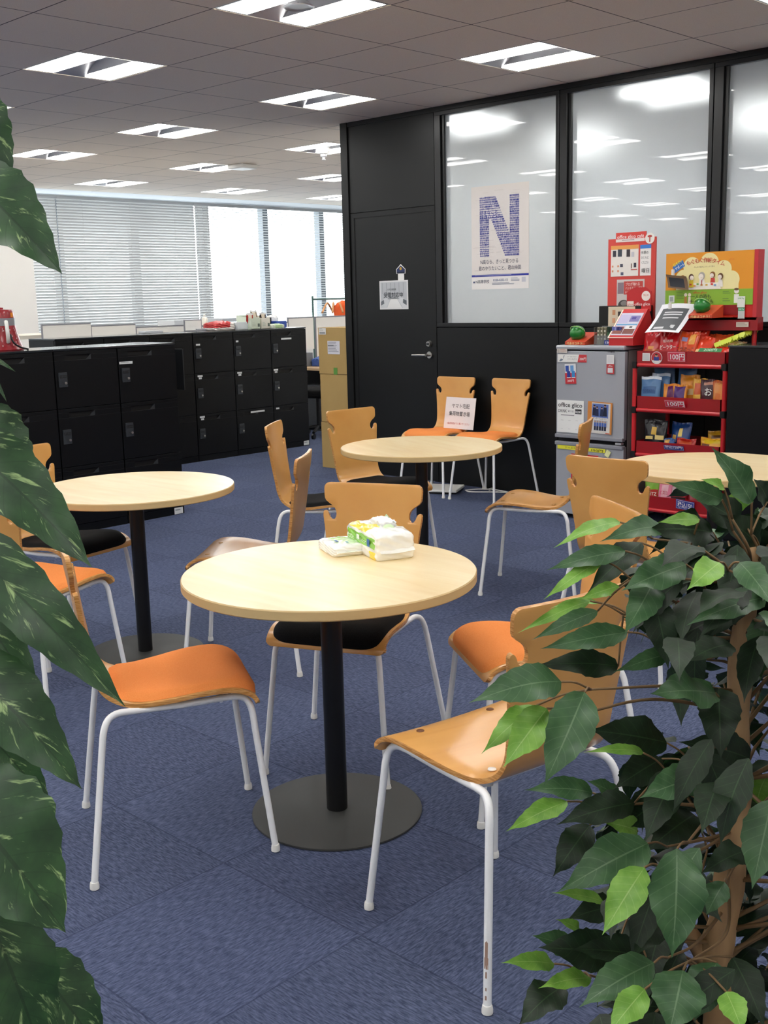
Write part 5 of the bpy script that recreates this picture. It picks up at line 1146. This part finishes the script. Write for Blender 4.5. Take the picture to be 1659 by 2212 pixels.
boxthing('computer_tower', 'dark grey computer case on the floor between lockers and boxes', 'computer', (-9.0, 8.42, .0), (.4, .16, .5), mat('dark grey case', '#3c3f44', .5))
boxthing('blue_bin', 'light blue box under the desk between lockers and boxes', 'box', (-8.75, 8.72, .0), (.2, .22, .48), flat('#8e97d8'))
t = thing('teal_cloth', 'teal cloth hanging under the desk between lockers and boxes', 'cloth', (-8.7, 8.58, .46)); q = MB(); lumpy(q, .08, .16, .12, flat('#5f8fa0'), 8, .02, 33); q.build('cloth', t, smooth=True)
# garment rail by the windows
t = thing('garment_rail', 'dark green garment rail behind the desk screens at the window', 'clothes rail', (-9.9, 9.18, 0)); mg = mat('dark green tube', '#4c6a66', .4)
q = MB(); q.tube([(0, 0, 0), (0, 0, 1.47)], .012, mg, 10); q.tube([(0, 1.6, 0), (0, 1.6, 1.47)], .012, mg, 10); q.tube([(-.25, 0, .03), (.25, 0, .03)], .012, mg, 8); q.tube([(-.25, 1.6, .03), (.25, 1.6, .03)], .012, mg, 8); q.build('upright', t)
q = MB(); q.tube([(0, 0, 1.43), (0, 1.6, 1.43)], .011, mg, 10); q.build('rail', t)
for k in range(4):
    tt = thing('coat_hanger', 'wooden coat hanger on the green rail', 'coat hanger', (-9.9, 9.42+.1*k, 1.43), .5+.25*k, 'wooden hangers on the rail'); tt['label'] = ('leftmost', 'second', 'third', 'rightmost')[k] + ' wooden coat hanger on the green rail by the window'
    q = MB(); q.tube(bez([(0, -.21, -.16), (0, -.1, -.09), (0, 0, -.05), (0, .1, -.09), (0, .21, -.16)], 5), .012, flat('#c98f5c'), 8); q.build('wooden_bar', tt, smooth=True); q = MB(); q.tube(bez([(0, 0, -.05), (0, 0, -.02), (0, .012, .0), (0, .0, .014), (0, -.012, .0)], 5), .0018, M_steel, 6); q.build('hook', tt)
t = thing('orange_jacket', 'orange garment hanging on the rail at the partition edge', 'jacket', (-9.9, 9.75, .75)); q = MB(); lumpy(q, .1, .4, .62, flat('#e8622c', .8), 10, .03, 44); q.build('garment', t, smooth=True)

# ================================================================ PLANTS
def leafmat(name, dark, mid, vein, rough, var=None):
    g = NG(name, rough, coat=.15, coat_r=.38); uv = g.coord('UV'); sx = g.n('ShaderNodeSeparateXYZ'); g.l(uv, sx.inputs[0]); t, c = sx.outputs[0], sx.outputs[1]
    ac = g.math('ABSOLUTE', c)
    n = g.noise(g.coord('Object'), 60, 3); base = g.mix(g.ramp(n, [(.35, 0.0), (.7, 1.0)]), lin(dark), lin(mid))
    if var:
        vv = g.math('SUBTRACT', g.math('MULTIPLY', t, 16), g.math('MULTIPLY', ac, 5)); cmb = g.n('ShaderNodeCombineXYZ'); g.l(vv, cmb.inputs[0]); g.l(g.math('MULTIPLY', c, 2.2), cmb.inputs[1])
        oi = g.n('ShaderNodeTexCoord').outputs['Object']; add = g.n('ShaderNodeVectorMath', operation='ADD'); g.l(cmb.outputs[0], add.inputs[0]); sc = g.n('ShaderNodeVectorMath', operation='SCALE'); g.l(oi, sc.inputs[0]); sc.inputs['Scale'].default_value = 6; g.l(sc.outputs[0], add.inputs[1])
        p = g.noise(add.outputs[0], .9, 4, .65, .4); base = g.mix(g.ramp(p, [(.585, 0.0), (.68, 1.0)]), base, lin(var))
    # side veins and midrib
    sv = g.math('FRACT', g.math('SUBTRACT', g.math('MULTIPLY', t, 9), g.math('MULTIPLY', ac, 1.6)))
    side = g.math('LESS_THAN', g.math('ABSOLUTE', g.math('SUBTRACT', sv, .5)), .035)
    mid_ = g.math('LESS_THAN', ac, .035)
    base = g.mix(g.math('MULTIPLY', side, .22), base, lin(vein)); base = g.mix(g.math('MULTIPLY', mid_, .5), base, lin(vein)); g.col(base)
    # thin leaves let some light through
    nt = g.nt; out = [x for x in nt.nodes if x.type == 'OUTPUT_MATERIAL'][0]; tl = g.n('ShaderNodeBsdfTranslucent'); g.l(base, tl.inputs['Color']); ms = g.n('ShaderNodeMixShader'); ms.inputs[0].default_value = .16
    g.l(g.b.outputs[0], ms.inputs[1]); g.l(tl.outputs[0], ms.inputs[2]); g.l(ms.outputs[0], out.inputs[0])
    return g.m
M_lf = [leafmat('deep green shaded silk leaf', '#12240f', '#1b3319', '#3f5c38', .58), leafmat('green silk leaf', '#365a35', '#466a40', '#7d9872', .44), leafmat('lime silk leaf', '#6fa23c', '#8cbc50', '#b7d484', .45)]  # dark and lime are real; deep tone adds crown shade, mid tone gloss
M_pot = leafmat('variegated leaf', '#28442a', '#375a34', '#1a2e1d', .36, '#9db87c')
M_bark = NG('pale smooth bark', .7); M_bark.col(M_bark.mix(M_bark.ramp(M_bark.noise(M_bark.mapping(M_bark.coord('Object'), (18, 18, 6)), 1.4, 4), [(.35, 0.0), (.7, 1.0)]), lin('#a07d55'), lin('#cfa878'))); M_bark = M_bark.m
M_twig = mat('brown twig', '#7d6242', .7); M_soil = mat('dark soil', '#2a211a', .95); M_planter = mat('white planter', '#d8d4cc', .5)
CAMP = Vector((0, 0, 1.424))
def leaf(q, b, t, w, m, face, fold=.16, sag=.06, wave=.05, shape='ficus', seed=0, tipl=.14, twist=0):
    """A folded, waved leaf blade from b (stalk end) to t (tip)."""
    rr = random.Random(seed); b = Vector(b); t = Vector(t); ax = t - b; L_ = ax.length; a = ax.normalized()
    side = a.cross(face); side = side.normalized() if side.length > 1e-4 else a.orthogonal().normalized(); nn = side.cross(a).normalized()
    if twist: side, nn = side*math.cos(twist) + nn*math.sin(twist), nn*math.cos(twist) - side*math.sin(twist)
    if nn.dot(face) < 0: nn = -nn
    n = 16 if shape == 'ficus' else 22; ph = rr.uniform(0, 6); ph2 = rr.uniform(0, 6)
    cs = (-1, -.66, -.33, -.04, .04, .33, .66, 1) if shape != 'ficus' else (-1, -.55, 0, .55, 1); m_ = len(cs); vs = []; uv = []
    for i in range(n+1):
        u = i/n
        if shape == 'ficus': pw = (math.sin(PI*min(1, u/(1-tipl*.55))**.78)**.85 if u < 1-tipl*.55 else 0) ; pw = max(pw*1.0, (.14*(1-u)/tipl if u > 1-tipl*1.3 else 0)); pw = pw if u > 0 else .02
        else: pw = max((math.sin(PI*min(1, u/.97)**.62)**.8) if u < .97 else 0, .10*(1-u)/.15 if u > .8 else 0)
        hw = w/2*pw
        for c in cs:
            wv = math.sin(u*13+ph+(c > 0)*2)*wave*abs(c)**2 * min(1, pw*2)
            off = nn*(sag*L_*math.sin(PI*u)*1.0 - sag*L_*1.2*u*u + fold*hw*abs(c) + wv*w*1.1)
            edge = 1 + (.05*math.sin(u*41+ph2) if abs(c) == 1 else 0)
            vs.append(b + a*(u*L_) + side*(c*hw*edge) + off); uv.append((u, c))
    o = len(q.v); q.v += [tuple(v) for v in vs]; k = q.mi(m)
    if q.uv is None: q.uv = [(0, 0)]*o
    q.uv += uv
    for i in range(n):
        for j in range(m_-1): A = o+i*m_+j; q.f.append([A, A+1, A+1+m_, A+m_]); q.m.append(k)
def wtube(q, pts, r, m, n=6):
    o = len(q.v); q.tube(pts, r, m, n)
    if q.uv is None: q.uv = [(0,0)]*o
    q.uv += [(.5, .5)]*(len(q.v)-o)

# leaf blades as measured points: stalk end, tip, width, tone
FIC =  [(-0.608,0.988,1.189,-0.617,0.887,1.184,0.016,2.0),
 (-0.561,0.993,1.188,-0.567,0.896,1.195,0.023,1.0),
 (-0.572,0.94,1.172,-0.594,0.842,1.171,0.021,1.0),
 (-0.58,0.911,1.167,-0.585,0.823,1.148,0.014,2.0),
 (-0.589,0.999,1.168,-0.602,0.921,1.131,0.027,0.0),
 (-0.502,0.933,1.17,-0.521,0.853,1.16,0.032,1.0),
 (-0.522,0.911,1.157,-0.508,0.838,1.125,0.03,1.0),
 (-0.453,0.903,1.185,-0.453,0.847,1.173,0.023,2.0),
 (-0.587,0.954,1.131,-0.597,0.9,1.128,0.014,2.0),
 (-0.451,0.937,1.179,-0.398,0.895,1.158,0.024,1.0),
 (-0.433,0.956,1.145,-0.461,0.865,1.138,0.026,1.0),
 (-0.622,0.955,1.109,-0.644,0.867,1.095,0.013,2.0),
 (-0.636,0.994,1.096,-0.65,0.925,1.106,0.01,2.0),
 (-0.599,0.934,1.107,-0.622,0.858,1.093,0.017,1.0),
 (-0.548,0.907,1.101,-0.581,0.814,1.102,0.023,1.0),
 (-0.592,0.963,1.042,-0.63,0.877,1.06,0.027,0.0),
 (-0.534,0.962,1.068,-0.55,0.894,1.066,0.018,1.0),
 (-0.567,0.824,1.069,-0.594,0.729,1.075,0.035,1.0),
 (-0.592,0.819,1.041,-0.601,0.749,1.016,0.022,2.0),
 (-0.566,0.8,1.05,-0.567,0.737,1.015,0.031,2.0),
 (-0.538,0.819,1.067,-0.532,0.75,1.004,0.04,1.0),
 (-0.548,0.988,0.962,-0.588,0.906,0.992,0.038,0.0),
 (-0.475,0.947,1.045,-0.497,0.868,1.064,0.038,1.0),
 (-0.482,0.967,1.043,-0.456,0.924,0.993,0.037,0.0),
 (-0.543,0.933,0.97,-0.562,0.863,0.991,0.011,2.0),
 (-0.481,0.933,0.961,-0.504,0.864,0.961,0.033,1.0),
 (-0.596,0.924,0.914,-0.621,0.846,0.94,0.024,1.0),
 (-0.578,0.948,0.906,-0.589,0.905,0.937,0.019,1.0),
 (-0.601,0.885,0.917,-0.614,0.802,0.914,0.021,2.0),
 (-0.56,0.947,0.906,-0.597,0.864,0.904,0.031,0.0),
 (-0.557,0.949,0.874,-0.564,0.898,0.903,0.023,2.0),
 (-0.503,0.876,0.908,-0.538,0.783,0.888,0.041,1.0),
 (-0.609,0.94,0.868,-0.618,0.886,0.829,0.032,0.0),
 (-0.48,0.831,0.91,-0.485,0.77,0.87,0.031,2.0),
 (-0.564,0.897,0.815,-0.577,0.829,0.851,0.013,2.0),
 (-0.446,0.827,0.942,-0.428,0.792,0.859,0.045,1.0),
 (-0.589,0.893,0.773,-0.59,0.856,0.804,0.012,2.0),
 (-0.601,0.898,0.745,-0.615,0.851,0.778,0.025,1.0),
 (-0.543,0.887,0.769,-0.581,0.814,0.797,0.039,0.0),
 (-0.512,0.893,0.777,-0.545,0.814,0.811,0.029,0.0),
 (-0.594,0.854,0.753,-0.598,0.776,0.792,0.019,2.0),
 (-0.558,0.866,0.747,-0.57,0.797,0.768,0.02,2.0),
 (-0.471,0.836,0.816,-0.501,0.76,0.799,0.035,1.0),
 (-0.57,0.834,0.748,-0.575,0.769,0.741,0.034,0.0),
 (-0.43,0.814,0.837,-0.42,0.774,0.801,0.043,1.0),
 (-0.418,0.853,0.831,-0.416,0.81,0.797,0.034,1.0),
 (-0.458,0.798,0.814,-0.463,0.748,0.796,0.025,2.0),
 (-0.397,0.83,0.823,-0.366,0.8,0.814,0.022,2.0),
 (-0.385,0.879,0.989,-0.381,0.837,0.923,0.035,1.0),
 (-0.436,0.9,0.883,-0.441,0.875,0.859,0.022,1.0),
 (-0.419,0.886,0.82,-0.374,0.862,0.782,0.028,0.0),
 (-0.432,0.935,0.902,-0.445,0.873,0.902,0.025,0.0),
 (-0.473,1.004,1.222,-0.492,0.962,1.279,0.027,1.0),
 (-0.481,1.055,1.214,-0.483,1.033,1.24,0.024,0.0),
 (-0.493,0.983,1.226,-0.512,0.917,1.25,0.019,1.0),
 (-0.483,0.966,1.24,-0.486,0.931,1.254,0.009,2.0),
 (-0.525,1.0,1.2,-0.534,0.939,1.207,0.013,2.0),
 (-0.527,1.033,1.181,-0.558,0.959,1.194,0.035,0.0),
 (-0.512,1.063,1.187,-0.53,0.998,1.224,0.034,0.0),
 (-0.486,1.053,1.168,-0.502,1.001,1.208,0.032,0.0),
 (-0.558,1.04,1.06,-0.587,0.966,1.097,0.029,0.0),
 (-0.517,1.039,1.093,-0.536,0.961,1.079,0.033,0.0),
 (-0.479,1.035,0.948,-0.508,0.953,0.986,0.037,0.0),
 (-0.562,1.004,0.935,-0.577,0.937,0.922,0.034,0.0),
 (-0.59,0.963,0.769,-0.604,0.895,0.783,0.03,0.0),
 (-0.552,0.998,0.898,-0.562,0.923,0.886,0.037,0.0),
 (-0.536,1.029,0.87,-0.537,0.937,0.868,0.039,0.0)]
POT =  [(-0.715,0.359,1.564,-0.685,0.374,1.502,0.036),
 (-0.681,0.337,1.51,-0.62,0.367,1.446,0.043),
 (-0.726,0.336,1.344,-0.634,0.382,1.257,0.046),
 (-0.675,0.303,1.292,-0.575,0.363,1.178,0.038),
 (-0.728,0.333,1.238,-0.671,0.357,1.158,0.033),
 (-0.659,0.291,1.216,-0.59,0.338,1.127,0.043),
 (-0.706,0.332,1.136,-0.671,0.358,1.081,0.026),
 (-0.626,0.266,1.145,-0.563,0.304,1.054,0.07),
 (-0.656,0.297,1.037,-0.624,0.316,0.916,0.052),
 (-0.7,0.345,0.962,-0.659,0.379,0.877,0.044),
 (-0.715,0.358,1.395,-0.688,0.367,1.383,0.004),
 (-0.714,0.36,1.386,-0.691,0.361,1.363,0.004),
 (-0.786,0.349,1.459,-0.75,0.378,1.348,0.036),
 (-0.791,0.338,1.329,-0.755,0.367,1.202,0.044),
 (-0.776,0.321,1.128,-0.743,0.347,1.019,0.051),
 (-0.738,0.308,1.04,-0.705,0.333,0.928,0.053),
 (-0.773,0.377,1.353,-0.739,0.399,1.285,0.044),
 (-0.731,0.325,1.176,-0.694,0.355,1.111,0.039)]
TR = [(-.505, 1.030, .0), (-.503, 1.033, .30), (-.501, 1.035, .633), (-.509, 1.031, .699), (-.499, 1.036, .778), (-.494, 1.039, .901), (-.496, 1.038, .968), (-.492, 1.040, 1.098), (-.488, 1.043, 1.17)]
t = thing('ficus_tree', 'artificial fig tree with dark and lime green leaves filling the lower right', 'potted tree', (0, 0, 0))
q = MB(); pts = bez(TR, 6); q.tube(pts, [.0205 - .010*i/len(pts) + .0015*math.sin(i*1.3) for i in range(len(pts))], M_bark, 14)
q.tube(bez([(-.509, 1.031, .69), (-.53, 1.02, .735), (-.545, 1.012, .745)], 5), [.010]*5+[.009]*5+[.007], M_bark, 10)
q.build('trunk', t, smooth=True)
fol = MB(); tw = MB(); rr = random.Random(11)
def trunk_at(z):
    for i in range(1, len(TR)):
        if TR[i][2] >= z: a, b = Vector(TR[i-1]), Vector(TR[i]); f = (z-a.z)/(b.z-a.z); return a.lerp(b, f)
    return Vector(TR[-1])
nodes = []
for i, (bx, by, bz, tx, ty, tz, w_, ci) in enumerate(FIC):
    b = Vector((bx, by, bz)); tp = Vector((tx, ty, tz)); mid = (b+tp)/2
    face = (CAMP - mid).normalized() + Vector((rr.uniform(-.25, .25), rr.uniform(-.25, .25), rr.uniform(.15, .65)))
    leaf(fol, b, tp, w_*1.08, M_lf[int(ci)], face.normalized(), .12 + rr.random()*.2, .03 + rr.random()*.07, .05 + rr.random()*.07, 'ficus', i)
    # stalk back to a twig node, then to the trunk
    root = trunk_at(min(1.15, max(.5, bz - rr.uniform(.02, .08)))); d = (root - b); dist = d.length
    near_ = [nd for nd in nodes if (nd - b).length < .055]
    if near_ and rr.random() < .8: nd = near_[0]
    else:
        nd = b + d.normalized()*min(.035, dist*.4) + Vector((0, 0, -.006)); nodes.append(nd)
        mid_ = nd.lerp(root, .5) + Vector((rr.uniform(-.012, .012), rr.uniform(-.012, .012), rr.uniform(-.02, .012)))
        tw.tube(bez([tuple(nd), tuple(mid_), tuple(root)], 6), [.0011 + .0011*k/12 for k in range(13)], M_twig, 6)
    tw.tube(bez([tuple(b), tuple(b.lerp(nd, .5) + Vector((0, 0, .003))), tuple(nd)], 3), [.0011]*6 + [.0014], M_twig, 5)
# inner and far side leaves, mostly deep green to paint the crown's shade
cnt = 0
while cnt < 800:
    z = rr.uniform(.38, 1.19); root = trunk_at(min(z, 1.16)); ang = rr.uniform(0, 2*PI); rad = rr.uniform(.03, .26)
    if z > 1.1: rad *= .75
    dirv = Vector((math.cos(ang), math.sin(ang), 0)); p = Vector((root.x, root.y, z)) + dirv*rad
    # keep the camera's left side of the crown for the measured leaves only
    left = -(p - root).dot(Vector((.72, .694, 0)))
    if left > .22: continue
    nearer = -(p - root).dot(Vector((-.697, .717, 0)))
    if nearer > .07 and z < 1.0 and rr.random() < .75: continue
    if nearer > .0 and abs(left) < .05 and z < 1.1: continue
    tp = p + dirv*rr.uniform(.03, .06) + Vector((rr.uniform(-.04, .04), rr.uniform(-.04, .04), rr.uniform(-.06, .01)))
    tp = p + (tp-p).normalized()*rr.uniform(.06, .085)
    if tp.z > 1.2: continue
    # the side over the chair stays open, as it is in the place
    sd = min((v - CAMP).dot(RT)/(v - CAMP).dot(FW) for v in (p, tp)); vd = (p - CAMP).dot(UP)/(p - CAMP).dot(FW)
    if sd < (.262 if -.2 < vd < -.09 else (.19 if vd < -.27 else .225)): continue
    ci = 0 if rr.random() < .88 else (1 if rr.random() < .8 else 2)
    leaf(fol, p, tp, rr.uniform(.026, .036), M_lf[ci], Vector((rr.uniform(-.4, .4), rr.uniform(-.4, .4), 1)).normalized() + dirv*.6, .15, .06, .05, 'ficus', 500+cnt)
    if cnt % 10 == 0: tw.tube([tuple(p), tuple(p.lerp(root, .5) + Vector((0, 0, -.015))), tuple(Vector((root.x, root.y, max(.3, z-.05))))], [.0012, .0018, .0028], M_twig, 5)
    cnt += 1
fol.build('foliage', t, smooth=True); tw.build('branches', t, smooth=True)
q = MB(); q.lathe([(.0, 0), (.11, 0), (.15, .26), (.158, .27), (.15, .275), (.142, .25)], M_planter, 40, c=(-.505, 1.03, 0)); q.build('planter', t, smooth=True, autos=40)
q = MB(); q.lathe([(.0, .245), (.143, .245)], M_soil, 32, c=(-.505, 1.03, 0)); q.build('soil', t)
t = thing('hang_tag', 'white paper tag with red print hanging in the fig tree by the trunk', 'tag', (-.583, 1.083, 1.075))
c = Card((0, 0, 0), (.8, .6, -.25), (.1, -.05, 1), .0004); c.board(-.014, -.028, .016, .03, '#dcdedb', .0008); c.rect(-.011, .006, .012, .012, '#c86a5a', 1); c.rect(-.011, .016, .004, .022, '#7d8fb0', 1); c.finish('print', t)

# big-leaved climbing plant at the left edge
t = thing('pothos_plant', 'large-leaved variegated climbing plant cropped by the left edge of the picture', 'potted plant', (0, 0, 0))
fol = MB(); st = MB(); rr = random.Random(5)
SX = [(-.80, .30, .30), (-.795, .31, .7), (-.785, .305, 1.0), (-.79, .315, 1.3), (-.785, .305, 1.6), (-.79, .31, 1.75)]
for i, (bx, by, bz, tx, ty, tz, w_) in enumerate(POT):
    b = Vector((bx, by, bz)); tp = Vector((tx, ty, tz)); mid = (b+tp)/2
    face = (CAMP - mid).normalized() + Vector((0, 0, .25 + .2*(i % 3)))
    leaf(fol, b, tp, w_*1.12, M_pot, face.normalized(), .14 if w_ > .01 else 0, .05, .04, 'pothos', 40+i)
    zr = max(.4, bz-.06); root = Vector((-.79, .308, zr)); mid2 = b.lerp(root, .5) + Vector((0, 0, .03))
    st.tube(bez([tuple(b), tuple(mid2), tuple(root)], 6), [.0022 + .0012*k/12 for k in range(13)], M_lf[1], 7)
for i in range(70):
    z = rr.uniform(.45, 1.75); ang = rr.uniform(0, 2*PI); root = Vector((-.79, .308, z)); d = Vector((math.cos(ang), math.sin(ang), 0)); p = root + d*rr.uniform(.03, .07) + Vector((0, 0, .03)); tp = p + d*rr.uniform(.06, .11) + Vector((0, 0, -rr.uniform(.04, .11)))
    # leaves that would reach past the plant's visible outline are left to the measured ones
    if (tp - CAMP).normalized().dot(RT) / max(.01, (tp - CAMP).normalized().dot(FW)) > -.35: continue
    if (tp - CAMP).normalized().dot(RT) / max(.01, (tp - CAMP).normalized().dot(FW)) < -.9 and i % 2: continue
    leaf(fol, p, tp, rr.uniform(.045, .06), M_pot, (Vector((0, 0, 1)) + d*.8).normalized(), .14, .06, .04, 'pothos', 90+i)
    st.tube([tuple(p), tuple(p.lerp(root, .5)), tuple(root + Vector((0, 0, -.03)))], [.0022, .0026, .003], M_lf[1], 6)
fol.build('foliage', t, smooth=True); st.build('stalks', t, smooth=True)
q = MB(); q.tube(bez(SX, 5), .016, M_twig, 12); q.build('moss_pole', t, smooth=True)
q = MB(); q.lathe([(.0, 0), (.13, 0), (.16, .32), (.168, .33), (.16, .335), (.15, .3)], M_planter, 40, c=(-.80, .30, 0)); q.build('planter', t, smooth=True, autos=40)
q = MB(); q.lathe([(.0, .3), (.15, .3)], M_soil, 32, c=(-.80, .30, 0)); q.build('soil', t)
bpy.context.view_layer.update()
